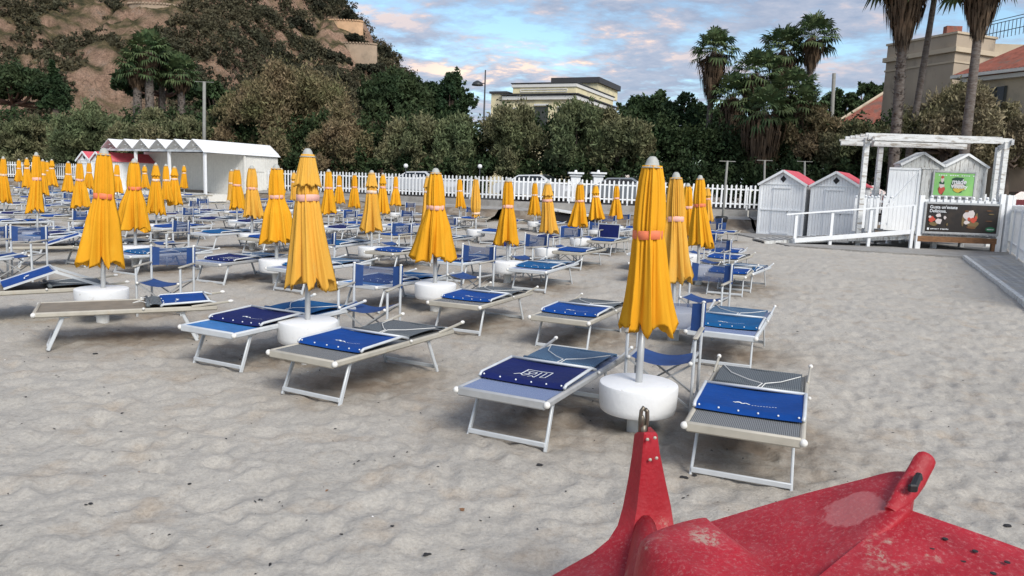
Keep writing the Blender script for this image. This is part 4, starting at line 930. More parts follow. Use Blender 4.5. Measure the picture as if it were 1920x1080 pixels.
# street lamps
def lamp(px, yb, yt, Y, label, big=True):
    x = bx(px, Y, zt); zt_ = at(px, yt, Y).z-zt; r_ = empty('street_lamp', (x, Y, zt), 0, label, 'street lamp')
    if big:
        MB().tube([(0, 0, 0), (0, 0, zt_)], [.11, .045], 10).build('post', 'lampm', r_, True)
        MB().tube([(0, 0, zt_-.95), (-.35, 0, zt_-.95)], .035, 6).build('arm', 'lampm', r_, True)
        MB().lathe([(.42, 0), (.42, .05), (.32, .22), (.1, .34), (.03, .36)], (-.55, 0, zt_-1.12), 16).build('lamp_shade', 'lampm', r_, True)
    else:
        MB().tube([(0, 0, 0), (0, 0, zt_)], .03, 8).build('post', 'lampm', r_, True); MB().ball((0, 0, zt_), .13, 8).build('globe', 'plast', r_, True)
    return r_
lamp(903, 300, 131, 56, 'tall dark street lamp with a dome shade standing against the sky')
lamp(760, 330, 311, 43, 'small lamp with white globe in front of the hedge, left of centre', False); lamp(898, 330, 312, 43, 'small lamp with white globe in front of the hedge, near the middle', False)
for px, lab in ((1077, 'left'), (1119, 'right')):
    x = bx(px, 44, zt); r_ = empty('gate_pillar', (x, 44, zt), 0, f'white gate pillar with cap behind the fence, {lab} one of two', 'gate pillar', 'white gate pillars'); zt_ = at(px, 326, 44).z-zt
    MB().box((0, 0, zt_/2), (.55, .55, zt_)).build('shaft', 'white', r_); m = MB(); m.box((0, 0, zt_+.04), (.9, .9, .10)); m.box((0, 0, zt_-.1), (.7, .7, .10)); m.ball((0, 0, zt_+.14), .09); m.build('capital', 'white', r_)

# ------------------------------------------------------------------ cars behind the fence
def car(px, Y, rz, paint, label):
    r_ = empty('parked_car', (bx(px, Y, zt+.8), Y, zt), rz, label, 'car'); prof = [(-2.1, .35), (-2.15, .75), (-1.95, .92), (-1.25, 1.0), (-.65, 1.40), (.7, 1.45), (1.45, 1.05), (2.05, .9), (2.15, .6), (2.1, .3)]
    m = MB(); W_ = .84
    def sec(ins, p): return [(x, (1 if ins > 0 else -1)*(W_-(.17 if z > 1.1 else 0)), z) for x, z in p]
    a, b_ = sec(1, prof), sec(-1, prof); k = len(prof); m.add(a+b_, [tuple(range(k)), tuple(range(2*k-1, k-1, -1))]+[(i, i+k, (i+1) % k+k, (i+1) % k) for i in range(k)]); m.build('body', paint, r_)
    m = MB()
    for s in (-1, 1):
        for pts_ in ([(-1.1, 1.03), (-.62, 1.33), (.0, 1.36), (.0, 1.03)], [(.08, 1.03), (.08, 1.36), (.68, 1.36), (1.2, 1.06)]): m.poly([(x, s*(W_-(z-1.0)*.36+.006), z) for x, z in pts_])
    m.poly([(-1.24, -.75, 1.03), (-1.24, .75, 1.03), (-.70, .62, 1.385), (-.70, -.62, 1.385)]); m.poly([(1.47, -.75, 1.06), (1.47, .75, 1.06), (.76, .62, 1.44), (.76, -.62, 1.44)]); m.build('window', 'glass', r_)
    for x in (-1.35, 1.35):
        for s in (-1, 1):
            wl = MB().tube([(x, s*.72, .32), (x, s*.90, .32)], .32, 18).build('wheel', 'tyre', r_); MB().tube([(x, s*.895, .32), (x, s*.91, .32)], .19, 14).build('rim', 'alu', wl)
    for s in (-1, 1): MB().box((-2.1, s*.62, .74), (.12, .3, .14)).build('headlight', 'glass', r_)
car(1000, 42.5, R(-24), 'carw', 'white car parked behind the picket fence, left of the gate pillars'); car(1165, 41.5, R(-20), 'carg', 'grey car parked behind the picket fence, right of the gate pillars')
car(790, 45.5, R(-26), 'carw', 'white car parked behind the picket fence, left of centre'); car(1925, 38, R(-10), 'carr', 'dark red car at the right edge behind the boarded fence'); car(1600, 38.5, R(-8), 'carr', 'dark red car behind the gap between hut and pergola')

# ------------------------------------------------------------------ villa
Yv = 70; K = at(1080, 155, Yv); zT = K.z; A = at(962, 157, 72.3); Bp = at(1150, 182, 79.8)
dl = Vector((A.x-K.x, A.y-K.y, 0)); dr = Vector((Bp.x-K.x, Bp.y-K.y, 0)); ll, lr = dl.length, dr.length; dl.normalize(); dr.normalize()
vl = empty('villa', (K.x, K.y, 0), 0, 'cream villa with flat stepped parapets and dark shutter above the tamarisk trees', 'villa')
zC = at(1080, 176, Yv).z
def prism(m, off, a, b_, z0, z1, mi=0, e=0.):
    o = Vector(off); p = [o-dl*e-dr*e, o+dl*(a+e)-dr*e, o+dl*(a+e)+dr*(b_+e), o-dl*e+dr*(b_+e)]
    m.add([(q.x, q.y, z) for z in (z0, z1) for q in p], [(0, 1, 2, 3)[::-1], (4, 5, 6, 7), (0, 1, 5, 4), (1, 2, 6, 5), (2, 3, 7, 6), (3, 0, 4, 7)], mi)
m = MB(); prism(m, (0,0,0), ll, lr, zC+.1, zT-.05); prism(m, (0,0,0), ll+.7, lr, 0, zC-.35); m.build('wall', 'cream', vl)
m = MB(); prism(m, (0,0,0), ll+.7, lr, zC-.5, zC-.15, 0, .25); prism(m, (0,0,0), ll, lr, zT-.35, zT-.06, 0, .10)
for (a0, a1, z0, z1) in ((.8, ll-.8, zC+.45, zC+.52), (.8, ll-.8, zT-.75, zT-.68)):
    p, q = dl*a0-dr*.03, dl*a1-dr*.03; m.bar((p.x, p.y, z0), (q.x, q.y, z0), .06, .08)
for a0 in (.8, ll-.8): p = dl*a0-dr*.03; m.bar((p.x, p.y, zC+.45), (p.x, p.y, zT-.7), .08, .06)
m.build('cornice', 'trim', vl)
m = MB(); prism(m, (0,0,0), ll+.7, lr, zC-.07, zC+.03, 0, .40); prism(m, (0,0,0), ll, lr, zT-.02, zT+.06, 0, .16); m.build('parapet_edge', 'slate', vl)
p0 = Vector((at(1121, 150, 77).x-K.x, 77-K.y, 0)); zP2 = at(1100, 144, 77).z; a_ = (at(1033, 150, 79).x-at(1121, 150, 77).x)
m = MB(); prism(m, p0, abs(a_), 6.5, zT, zP2-.55); m.build('penthouse', 'cream', vl)
m = MB(); prism(m, p0, abs(a_), 6.5, zP2-.55, zP2, 0, .25); m.build('roof', 'slate', vl)
m = MB(); prism(m, dl*(ll+.7), 1.5, 6, 0, at(940, 176, 73).z); m.build('wing', 'cream', vl)
m = MB(); prism(m, dl*(ll+.7), 1.5, 6, at(940, 176, 73).z, at(940, 172, 73).z, 0, .15); m.build('wing_roof', 'slate', vl)
for px, ya, yb2, w_ in ((1018, 200, 240, 1.4), (970, 205, 240, 1.2), (1060, 205, 240, 1.2)):
    t_ = (px-1080)/(962-1080)*ll; zt_, zb2 = at(px, ya, 71).z, at(px, yb2, 71).z; p, q = dl*(t_-w_/2)-dr*.05, dl*(t_+w_/2)-dr*.05
    f_ = MB().add([(p.x, p.y, zb2), (q.x, q.y, zb2), (q.x, q.y, zt_), (p.x, p.y, zt_)], [(0, 1, 2, 3)]).build('shutter', 'shut', vl); 
    MB().bar((p.x, p.y-.05, zt_+.18), (q.x, q.y-.05, zt_+.18), .2, .16).build('lintel', 'trim', f_)

# ------------------------------------------------------------------ right hand building
K = at(1795, 62, 45); Lf = at(1665, 84, 49.3); Rt = at(1880, 66, 45.6)
dl = Vector((Lf.x-K.x, Lf.y-K.y, 0)); ll = dl.length; dl.normalize(); dr = Vector((-dl.y, dl.x, 0)); dr = dr if dr.x > 0 else -dr
dr = Vector((Rt.x-K.x, Rt.y-K.y+.6, 0)); lr = dr.length+0; dr.normalize()
bd_ = empty('beige_building', (K.x, K.y, 0), 0, 'stained beige building with parapet and rooftop railing at top right', 'building')
zT = K.z; zC = at(1795, 92, 45).z
m = MB(); prism(m, (0,0,0), ll, lr, 0, zT); m.build('wall', 'beige', bd_)
m = MB(); prism(m, (0,0,0), ll, lr, zC-.15, zC+.12, 0, .16); prism(m, (0,0,0), ll, lr, zT-.02, zT+.10, 0, .08); prism(m, (0,0,0), ll, lr, zC-.75, zC-.65, 0, .05); m.build('cornice', 'beige2', bd_)
m = MB(); nP = 12; zr0 = zT+.05
q0 = at(1842, 62, 47.5); q1 = at(1925, 68, 44.5)
for i in range(nP+1):
    f_ = i/nP; p = q0.lerp(q1, f_)-Vector((K.x, K.y, 0)); m.tube([(p.x, p.y, zr0), (p.x, p.y, at(1880, 40, 46).z)], .02, 6)
for zq in (at(1880, 40, 46).z, zr0+.4, zr0+1.1):
    a, b_ = q0-Vector((K.x, K.y, 0)), q1-Vector((K.x, K.y, 0)); m.tube([(a.x, a.y, zq), (b_.x, b_.y, zq)], .022, 6)
m.build('railing', 'lampm', bd_)
m = MB(); p = at(1786, 58, 46)-Vector((K.x, K.y, 0)); m.box((p.x, p.y, zT+.35), (.9, .4, .45)); m.build('planter', 'tile', bd_)
m = MB(); a = at(1875, 66, 46)-Vector((K.x, K.y, 0)); m.box((a.x+4, a.y+3, zT/2), (8, 5, zT-.4)); m.build('side_wing', 'beige2', bd_)
# lower house with tiled hip roof
h0 = at(1790, 142, 41.5); h1 = at(1960, 112, 37.5); zb3 = h1.z
hs = empty('tiled_house', (h0.x, h0.y, 0), 0, 'lower beige house with red tiled roof and shuttered window at the right edge', 'house'); d1 = Vector((h1.x-h0.x, h1.y-h0.y, 0)); l1 = d1.length; d1.normalize(); d2 = Vector((-d1.y, d1.x, 0)); d2 = d2 if d2.y > 0 else -d2; ze = h0.z
def P3(a, b_, z): q = d1*a+d2*b_; return (q.x, q.y, z)
m = MB(); m.add([P3(.5, .4, 0), P3(l1+2, .4, 0), P3(l1+2, 5.5, 0), P3(.5, 5.5, 0), P3(.5, .4, ze-.2), P3(l1+2, .4, ze-.2), P3(l1+2, 5.5, ze-.2), P3(.5, 5.5, ze-.2)], [(0, 1, 5, 4), (1, 2, 6, 5), (2, 3, 7, 6), (3, 0, 4, 7)]); m.build('wall', 'beige2', hs)
m = MB(); zr_ = ze+1.9
Np = 40
def tilef(u, v): 
    a = -.1+(l1+2.5)*u; top = max(0, min(1, 1)); aa = a+(2.6-a*.0)*v*(1-u) ; return P3(aa, -.1+3.0*v, ze+(zr_-ze)*v+.035*abs(math.sin(u*110)))
m.grid(tilef, 220, 6); m.add([P3(-.1, -.1, ze), P3(-.1, 6.1, ze), P3(2.5, 3.0, zr_)], [(0, 1, 2)]); m.add([P3(2.5, 3, zr_), P3(l1+2.4, 3, zr_), P3(l1+2.4, 6.1, ze), P3(-.1, 6.1, ze)], [(0, 1, 2, 3)]); m.build('roof', 'tile', hs)
m = MB(); m.bar(P3(-.1, -.12, ze-.08), P3(l1+2.4, -.12, ze-.08), .12, .16); m.bar(P3(-.12, -.1, ze-.08), P3(-.12, 6, ze-.08), .12, .16); m.bar(P3(.3, .2, ze-.3), P3(l1+2, .2, ze-.3), .3, .2); m.build('eave', 'trim', hs)
for px in (1842, 1885):
    for _ in (0,):
        p = at(px, 185, h0.y-1.2); a = (Vector((p.x-h0.x, p.y-h0.y, 0))).dot(d1); zt_, zb2 = at(px, 166, h0.y-1.2).z, at(px, 215, h0.y-1.2).z
        f_ = MB().add([P3(a-.45, .38, zb2), P3(a+.45, .38, zb2), P3(a+.45, .38, zt_), P3(a-.45, .38, zt_)], [(0, 1, 2, 3)]).build('window', 'glass', hs); m = MB(); m.bar(P3(a-.55, .34, zb2), P3(a-.55, .34, zt_), .1, .1); m.bar(P3(a+.55, .34, zb2), P3(a+.55, .34, zt_), .1, .1); m.bar(P3(a, .36, zb2), P3(a, .36, zt_), .05, .05); m.build('frame', 'shut', f_)
# pyramid roof
c = at(1662, 171, 60); e0 = at(1572, 214, 57)
pr = empty('pyramid_roof_house', (c.x, c.y, 0), 0, 'house with low red pyramid roof seen left of the beige building', 'house'); r0_ = (c.x-e0.x)*1.0; m = MB(); vs = [(r0_*math.cos(a)*1.0, r0_*math.sin(a), e0.z-.6) for a in [R(20+90*k) for k in range(4)]]
m.add(vs+[(0, 0, c.z)], [(0, 1, 4), (1, 2, 4), (2, 3, 4), (3, 0, 4)]); m.build('roof', 'tile', pr)
m = MB()
for v in vs: m.tube([v, (0, 0, c.z)], .13, 6)
m.build('ridge_tiles', 'beige2', pr)
m = MB(); m.box((0, 0, (e0.z-.6)/2), (r0_*1.2, r0_*1.2, e0.z-.7), rotz(R(65-90+20-45+45))); m.build('wall', 'stone2', pr)

# ------------------------------------------------------------------ trees
def leaves_mesh(name, cl, n, size, asp, m, up=0., seed=0, sub=40, spread=.35, droop=0., tri=False, shell=.5):
    """cl: clumps (x,y,z,rx,ry,rz[,weight]); small leaf faces gathered in tufts"""
    g = np.random.default_rng(seed); cl = np.array([list(c)+[1] if len(c) == 6 else list(c) for c in cl], float)
    wt = cl[:, 6]*(cl[:, 3]*cl[:, 4]*cl[:, 5])**.62; wt /= wt.sum(); nt_ = max(1, n//sub)
    ci = g.choice(len(cl), nt_, p=wt); d = g.normal(size=(nt_, 3)); d /= np.linalg.norm(d, axis=1)[:, None]; d[:, 2] = np.where(d[:, 2] < -.45, -d[:, 2], d[:, 2])
    rad = (shell+(1.0-shell)*g.random(nt_)+np.where(g.random(nt_) < .22, g.uniform(.05, .55, nt_), 0))[:, None]; ctr = cl[ci, :3]+d*cl[ci, 3:6]*rad
    tr = (cl[ci, 3:6].mean(1)*spread)
    li = np.repeat(np.arange(nt_), sub); N_ = len(li); off = g.normal(size=(N_, 3))*tr[li][:, None]*.5*g.uniform(.5, 1.1, nt_)[li][:, None]; pos = ctr[li]+off
    ax = g.normal(size=(N_, 3)); ax += d[li]*up; ax[:, 2] += up*.9-droop; ax /= np.linalg.norm(ax, axis=1)[:, None]
    sd_ = np.cross(ax, g.normal(size=(N_, 3))); sd_ /= np.linalg.norm(sd_, axis=1)[:, None]
    s = size*g.uniform(.55, 1.35, N_)[:, None]; a = ax*s*asp*.5; b = sd_*s*.5
    co = np.stack([pos-a, pos+b*.9-a*.1, pos+a, pos-b*.9-a*.1], 1).reshape(-1, 3).astype(np.float32)
    me = bpy.data.meshes.new(name); me.vertices.add(len(co)); me.vertices.foreach_set('co', co.ravel()); me.loops.add(len(co)); me.loops.foreach_set('vertex_index', np.arange(len(co), dtype=np.int32))
    me.polygons.add(N_); me.polygons.foreach_set('loop_start', np.arange(0, 4*N_, 4, dtype=np.int32)); me.polygons.foreach_set('loop_total', np.full(N_, 4, np.int32)); me.update()
    me.materials.append(MT[m]); return me
def _t(): pass
def tree(name, px, Y, yt, yb, wpx, label, m, n=9000, size=.22, asp=2.2, up=.6, cat='tree', group=None, seed=0, shape='round', bark='bark', zb=zt, cover=.22, sub=26, spread=.30, trunkpx=None, depth=.8):
    g = random.Random(seed); X = bx(px, Y, 3); zT_ = at(px, yt, Y).z; zB = at(px, yb, Y).z; Rw = wpx/2*Y/F; H_ = zT_-zB
    r_ = empty(name, (X, Y, zb), 0, label, cat, group); cl = []; zT_ -= zb; zB -= zb
    if shape == 'cone':
        for k in range(16): f_ = k/15; rr = Rw*(1-f_)*.8+.15; cl.append((g.uniform(-.1, .1)*Rw, g.uniform(-.1, .1)*Rw, zB+H_*f_*.97, rr, rr*.9, H_*.06))
    elif shape == 'umbrella':
        for k in range(26): a = g.uniform(0, 6.28); q = math.sqrt(g.random()); cl.append((Rw*.82*q*math.cos(a), Rw*.75*q*math.sin(a), zB+H_*(.25+.55*(1-q*q)), Rw*.24, Rw*.24, H_*.20))
    elif shape == 'feather':
        for k in range(34): a = g.uniform(0, 6.28); q = g.random()**.6; f_ = g.random(); cl.append((Rw*.85*q*math.cos(a)*(1-.35*f_), Rw*depth*q*math.sin(a), zB+H_*(.10+.75*f_*(1-.35*q*q)), Rw*g.uniform(.14, .24), Rw*.2, H_*g.uniform(.11, .20)))
    else:
        for k in range(30): a = g.uniform(0, 6.28); b2 = math.asin(g.uniform(-.75, .98)); q = g.uniform(.45, .86); cl.append((Rw*q*math.cos(a)*math.cos(b2), Rw*depth*q*math.sin(a)*math.cos(b2), zB+H_*.5+H_*.5*q*math.sin(b2), Rw*g.uniform(.16, .30), Rw*.24, H_*g.uniform(.09, .15)))
    cr_ = put('crown', leaves_mesh('crown', cl, n, size, asp, m, up, seed+1, sub, spread), r_)
    mb_ = MB(); tx = 0 if trunkpx is None else (trunkpx-px)*Y/F; base = Vector((tx, -Rw*.1, -.1)); fork = Vector((tx*.7, 0, max(.8, zB+H_*.15)))
    tr_ = .05+.028*zT_; mid = base.lerp(fork, .5)+Vector((g.uniform(-.2, .2), 0, 0)); mb_.tube([base, mid, fork], [tr_, tr_*.8, tr_*.7], 9)
    for c in cl[:: max(1, len(cl)//11)]:
        e = Vector(c[:3]); q = fork.lerp(e, .5)+Vector((0, 0, -.1*H_)); mb_.tube([fork, q, e], [tr_*.5, tr_*.28, tr_*.08], 6)
    mb_.build('trunk', bark, r_, True); return r_
TG = 'tamarisk trees behind the fence'
T = [ # name px Y top bottom width label mat n size asp up shape
 ('tamarisk_tree', 545, 56, 82, 330, 285, 'largest brown feathery tamarisk, rising behind the right end of the cabin row', 'tamb', 30000, .20, 3.2, .9, 'feather'),
 ('tamarisk_tree', 455, 57, 165, 320, 170, 'brownish tamarisk behind the right half of the cabin row roof', 'tamb', 12000, .20, 3.2, .9, 'feather'),
 ('tamarisk_tree', 640, 51, 190, 335, 150, 'low brown tamarisk below the stone pine', 'tamb', 10000, .18, 3, .9, 'feather'),
 ('tamarisk_tree', 180, 56, 188, 330, 190, 'green tamarisk behind the pink roofed huts', 'tamg', 15000, .20, 3, .9, 'feather'),
 ('tamarisk_tree', 50, 58, 215, 325, 170, 'green tamarisk at the far left edge', 'tam', 12000, .20, 3, .9, 'feather'),
 ('tamarisk_tree', 300, 54, 195, 315, 190, 'green tamarisk below the left palms', 'tam', 14000, .20, 3, .9, 'feather'),
 ('tamarisk_tree', 390, 57, 200, 310, 150, 'grey green tamarisk beside the tall T shaped pole', 'tam', 10000, .20, 3, .9, 'feather'),
 ('tamarisk_tree', 785, 50, 200, 335, 170, 'grey green tamarisk left of the villa below the dark conifer', 'tam', 14000, .19, 3, .9, 'feather'),
 ('tamarisk_tree', 865, 49, 195, 335, 140, 'tamarisk under the tall street lamp', 'tamg', 12000, .19, 3, .9, 'feather'),
 ('tamarisk_tree', 960, 48, 186, 335, 150, 'sparse tamarisk in front of the left part of the villa', 'tam', 9500, .17, 3.2, .9, 'feather'),
 ('tamarisk_tree', 1080, 47, 184, 335, 165, 'olive tamarisk in front of the right part of the villa', 'tamg', 13000, .18, 3, .9, 'feather'),
 ('tamarisk_tree', 1165, 47, 190, 335, 150, 'tamarisk with pinkish dry tips, right of the villa', 'tam', 13000, .18, 3, .9, 'feather'),
 ('tamarisk_tree', 1505, 46, 195, 320, 170, 'dry brownish tamarisk right of the skirted palm cluster', 'tamb', 13000, .18, 3, .9, 'feather'),
 ('tamarisk_tree', 1600, 44, 215, 325, 180, 'tamarisk behind the left post of the pergola', 'tam', 12000, .18, 3, .9, 'feather'),
 ('tamarisk_tree', 1765, 37.5, 143, 310, 230, 'dry tipped tamarisk in front of the beige building', 'tamr', 20000, .15, 3.2, 1., 'feather'),
 ('tamarisk_tree', 1880, 37, 190, 320, 170, 'dry tipped tamarisk at the right edge before the tiled house', 'tamr', 12000, .15, 3.2, 1., 'feather'),
 ('tamarisk_tree', 1690, 40, 215, 320, 140, 'green tamarisk at the foot of the tall bare palms', 'tamg', 10000, .17, 3, .9, 'feather')]
for i, a in enumerate(T): tree(*a[:7], a[7], n=int(a[8]*3.2), size=a[9]*.55, asp=2.7, up=a[11], shape=a[12], seed=40+i, group=TG, sub=26, spread=.46)
tree('stone_pine', 735, 60, 134, 255, 175, 'rounded stone pine with reddish trunk left of the dark conifer', 'pine', 40000, .16, 2.2, .5, seed=80, shape='umbrella', bark='bark2', trunkpx=712, group='pines behind the fence')
tree('conifer_tree', 838, 62, 126, 300, 105, 'dense dark conifer against the sky, left of the street lamp', 'dk', 30000, .16, 2, .3, seed=81, group='pines behind the fence')
tree('conifer_tree', 790, 64, 160, 300, 90, 'lower dark conifer between stone pine and tallest conifer', 'dk', 16000, .16, 2, .3, seed=82, group='pines behind the fence')
tree('stone_pine', 30, 75, 122, 208, 215, 'wide dark stone pine at the left edge below the cliff', 'pine', 36000, .20, 2, .5, seed=83, shape='umbrella', bark='bark2', group='pines behind the fence')
tree('cypress_tree', 108, 73, 116, 200, 44, 'narrow pointed conifer beside the left stone pine', 'dk', 7000, .26, 2, .4, seed=84, shape='cone')
tree('stone_pine', 305, 68, 120, 190, 185, 'dark stone pine behind the trunks of the left palms', 'dk', 13000, .26, 2, .4, seed=85, shape='umbrella', bark='bark2', group='pines behind the fence')
tree('broadleaf_tree', 405, 70, 150, 230, 90, 'leafy tree behind the tall T shaped pole', 'mid', 8000, .26, 2, .4, seed=86)
BG = 'broad dark trees in the garden'
for i, a in enumerate([('broadleaf_tree', 1205, 56, 166, 330, 120, 'leafy garden tree with upright tips right of the villa', 'mid', 12000), ('broadleaf_tree', 1265, 54, 172, 330, 130, 'dark garden tree between villa and first palm', 'dk', 13000),
    ('broadleaf_tree', 1330, 55, 180, 330, 120, 'dark garden tree under the first palm', 'dk', 11000), ('broadleaf_tree', 1165, 60, 184, 300, 70, 'small leafy tree touching the villa side wall', 'mid', 6000),
    ('broadleaf_tree', 1555, 62, 158, 300, 80, 'bright green tree behind the leaning pole', 'mid', 8000), ('broadleaf_tree', 1605, 68, 150, 240, 60, 'leafy tree left of the pyramid roof', 'mid', 6000),
    ('broadleaf_tree', 1645, 68, 146, 230, 62, 'leafy tree between pyramid roof and beige building', 'mid', 6000), ('broadleaf_tree', 1420, 56, 235, 335, 210, 'dark dense tree beneath the palm cluster', 'dk', 12000),
    ('broadleaf_tree', 1530, 50, 215, 330, 130, 'dark bush left of the huts behind tamarisk', 'dk', 8000)]):
    tree(*a[:7], a[7], n=int(a[8]*1.9), size=.165, asp=1.9, up=.5, seed=100+i, group=BG)
# hedge
m_h = []; g = random.Random(5)
hp = [(-150, 62), (100, 58), (350, 54), (600, 50), (900, 46.5), (1200, 45), (1420, 43), (1700, 41), (1990, 39)]
for k in range(150):
    f_ = k/149*(len(hp)-1); i = min(int(f_), len(hp)-2); u = f_-i; px = hp[i][0]*(1-u)+hp[i+1][0]*u; Y = hp[i][1]*(1-u)+hp[i+1][1]*u; p = Vector((bx(px, Y, 2), Y, 0))
    m_h.append((p.x+g.uniform(-.4, .4), p.y+.6, zt+1.15+g.uniform(-.2, .2), .75, .7, 1.35)); m_h.append((p.x+g.uniform(-.4, .4), p.y+3.2, zt+2.4+g.uniform(-.3, .9), 1.2, .9, 2.2))
hd_ = bpy.data.objects.new('hedge', leaves_mesh('hedge', m_h, 150000, .15, 1.7, 'hedge', .4, 9, 30, .40, shell=.72)); col.objects.link(hd_); tag(hd_, 'dark clipped hedge and undergrowth running behind the fence', 'hedge', kind='stuff')

# ------------------------------------------------------------------ palms
def fan(m, base, d, L_, Rf, g, droop, mi=0, nseg=13):
    d = d.normalized(); tip = base+d*L_; side = d.cross(Vector((0, 0, 1))); side = side.normalized() if side.length > .01 else Vector((1, 0, 0)); side = (side+Vector((g.uniform(-.3, .3), g.uniform(-.3, .3), g.uniform(-.3, .3)))).normalized(); up = side.cross(d).normalized()
    m.add([base-side*.025, base+side*.025, tip+side*.015, tip-side*.015], [(0, 1, 2, 3)], mi)
    for k in range(nseg):
        a = (k/(nseg-1)-.5)*R(215); v = d*math.cos(a)+side*math.sin(a); ln = Rf*(1-.22*abs(a)/1.9)*g.uniform(.85, 1.1); wd = Rf*.085; pn = (side*math.cos(a)-d*math.sin(a))
        mid = tip+v*ln*.58+up*(.10*ln*math.cos(a)); e = tip+v*ln*.93+Vector((0, 0, -droop*ln*g.uniform(.3, .8)))+up*.03
        m.add([tip, mid+pn*wd, e, mid-pn*wd], [(0, 1, 2, 3)], mi)
def palm(px, Y, ytop, ybase, Rf, label, nleaf=34, skirt=2.2, sw=.9, tr=.22, lean=0, seed=0, trunk=True, zb=zt, bare=False, flat=False, topz=None, hair=420):
    g = random.Random(seed); X = bx(px, Y, 4); zc = at(px, ytop, Y).z-Rf*1.25-zb if topz is None else topz; xl = lean*Y/F
    r_ = empty('palm_tree', (X-xl, Y, zb), 0, label, 'palm tree', 'fan palms behind the beach'); top = Vector((xl, 0, zc)); m = MB(); K_ = 26; pts = []; rs_ = []
    for k in range(K_+1): f_ = k/K_; pts.append(Vector((xl*f_, 0, zc*f_))); rs_.append(tr*(1.15-.35*f_)*(1+.05*(k % 2))+(.12*tr if k < 2 else 0))
    m.tube(pts, rs_, 12)
    if tr > .2:
        for k in range(260):       # stubs of old leaf bases
            f_ = g.uniform(.25, .97); a = g.uniform(0, 6.28); p = Vector((xl*f_, 0, zc*f_)); o_ = Vector((math.cos(a), math.sin(a), 0)); r0 = tr*(1.15-.35*f_)
            t_ = Vector((-o_.y, o_.x, 0)); s = .05; m.add([p+o_*r0*.9-t_*s, p+o_*r0*.9+t_*s, p+o_*(r0+.10)+Vector((0, 0, .14))+t_*s*.6, p+o_*(r0+.10)+Vector((0, 0, .14))-t_*s*.6], [(0, 1, 2, 3)])
    m.build('trunk', 'ptrunk', r_, True)
    m = MB()
    for k in range(nleaf):
        a = k*2.39996+g.uniform(-.2, .2); el = R(82-118*(k/nleaf)**.85)+g.uniform(-.12, .12); d = Vector((math.cos(a)*math.cos(el), math.sin(a)*math.cos(el), math.sin(el)))
        fan(m, top, d, Rf*g.uniform(.60, .85), Rf*g.uniform(.50, .66), g, .25+.5*(k/nleaf))
    m.build('crown', 'frond', r_)
    if skirt:
        m = MB()
        for k in range(hair):
            a = g.uniform(0, 6.28); f_ = g.random(); z0_ = zc-.1-f_*skirt*.75; rr = sw*(1-.72*f_**1.3)*g.uniform(.55, 1.05); ln = skirt*.38*g.uniform(.6, 1.2)
            c0 = Vector((xl*z0_/zc+math.cos(a)*rr*.45, math.sin(a)*rr*.45, z0_+.1)); c1 = Vector((xl*z0_/zc+math.cos(a)*rr, math.sin(a)*rr, z0_-ln*.35)); c2 = Vector((xl*z0_/zc+math.cos(a)*rr*.88, math.sin(a)*rr*.88, z0_-ln)); t_ = Vector((-math.sin(a), math.cos(a), 0))*g.uniform(.03, .09)
            m.add([c0-t_*.5, c0+t_*.5, c1+t_, c1-t_], [(0, 1, 2, 3)]); m.add([c1-t_, c1+t_, c2+t_*.2, c2-t_*.2], [(0, 1, 2, 3)])
        m.build('dead_frond_skirt', 'dead', r_)
    return r_
palm(1325, 50, 44, 330, 1.35, 'single fan palm with brown skirt against the sky, left of the palm cluster', 40, 2.9, 1.15, .20, 0, 1)
palm(1505, 50, 18, 330, 1.35, 'tallest fan palm of the cluster, crown against the sky', 38, 2.0, .8, .22, 6, 2)
palm(1452, 51, 40, 330, 1.45, 'second tallest fan palm of the cluster, left of the tallest', 40, 3.0, 1.1, .22, 4, 3)
palm(1405, 49, 82, 330, 1.45, 'shorter fan palm on the left side of the cluster', 44, 2.6, 1.2, .22, 0, 4)
palm(1475, 47, 118, 330, 1.5, 'mid height fan palm in the middle of the cluster', 44, 3.4, 1.3, .22, 0, 5, hair=700)
palm(1425, 45, 150, 330, 1.45, 'low fan palm with long dead skirt at the foot of the cluster', 42, 3.6, 1.4, .25, 0, 6, hair=900)
palm(1365, 49, 128, 330, 1.4, 'low fan palm at the left foot of the cluster', 40, 2.6, 1.1, .22, 0, 7)
palm(1500, 46, 148, 330, 1.35, 'low fan palm at the right foot of the cluster', 36, 2.6, 1.1, .22, 0, 8)
palm(1668, 36, 0, 330, 1.6, 'tall palm with shaggy skirt and spiny trunk, left of the three at the right', 40, 2.75, 1.05, .22, -12, 9, topz=at(1690, -38, 36).z-zt, hair=1000)
palm(1724, 37, 0, 330, 1.6, 'tall slender palm with smooth bare trunk between the two shaggy ones', 34, .8, .6, .15, 26, 10, topz=at(1725, -70, 37).z-zt)
palm(1808, 34, 0, 330, 1.5, 'tall palm with shaggy skirt in front of the beige building corner', 40, 2.2, .85, .20, 0, 11, topz=at(1808, -36, 34).z-zt, hair=900)
palm(283, 60, 50, 240, 1.55, 'left palm group, tallest crown in front of the hill', 46, 1.7, 1.2, .34, 0, 12, hair=700)
palm(262, 60, 82, 240, 1.5, 'left palm group, leftmost crown', 44, 1.5, 1.1, .34, 6, 13, hair=600)
palm(307, 62, 78, 240, 1.5, 'left palm group, thin trunk between the others', 42, 1.4, 1.1, .24, 0, 14, hair=500)
palm(342, 61, 96, 240, 1.45, 'left palm group, rightmost crown', 42, 1.4, 1.1, .30, 0, 15, hair=500)

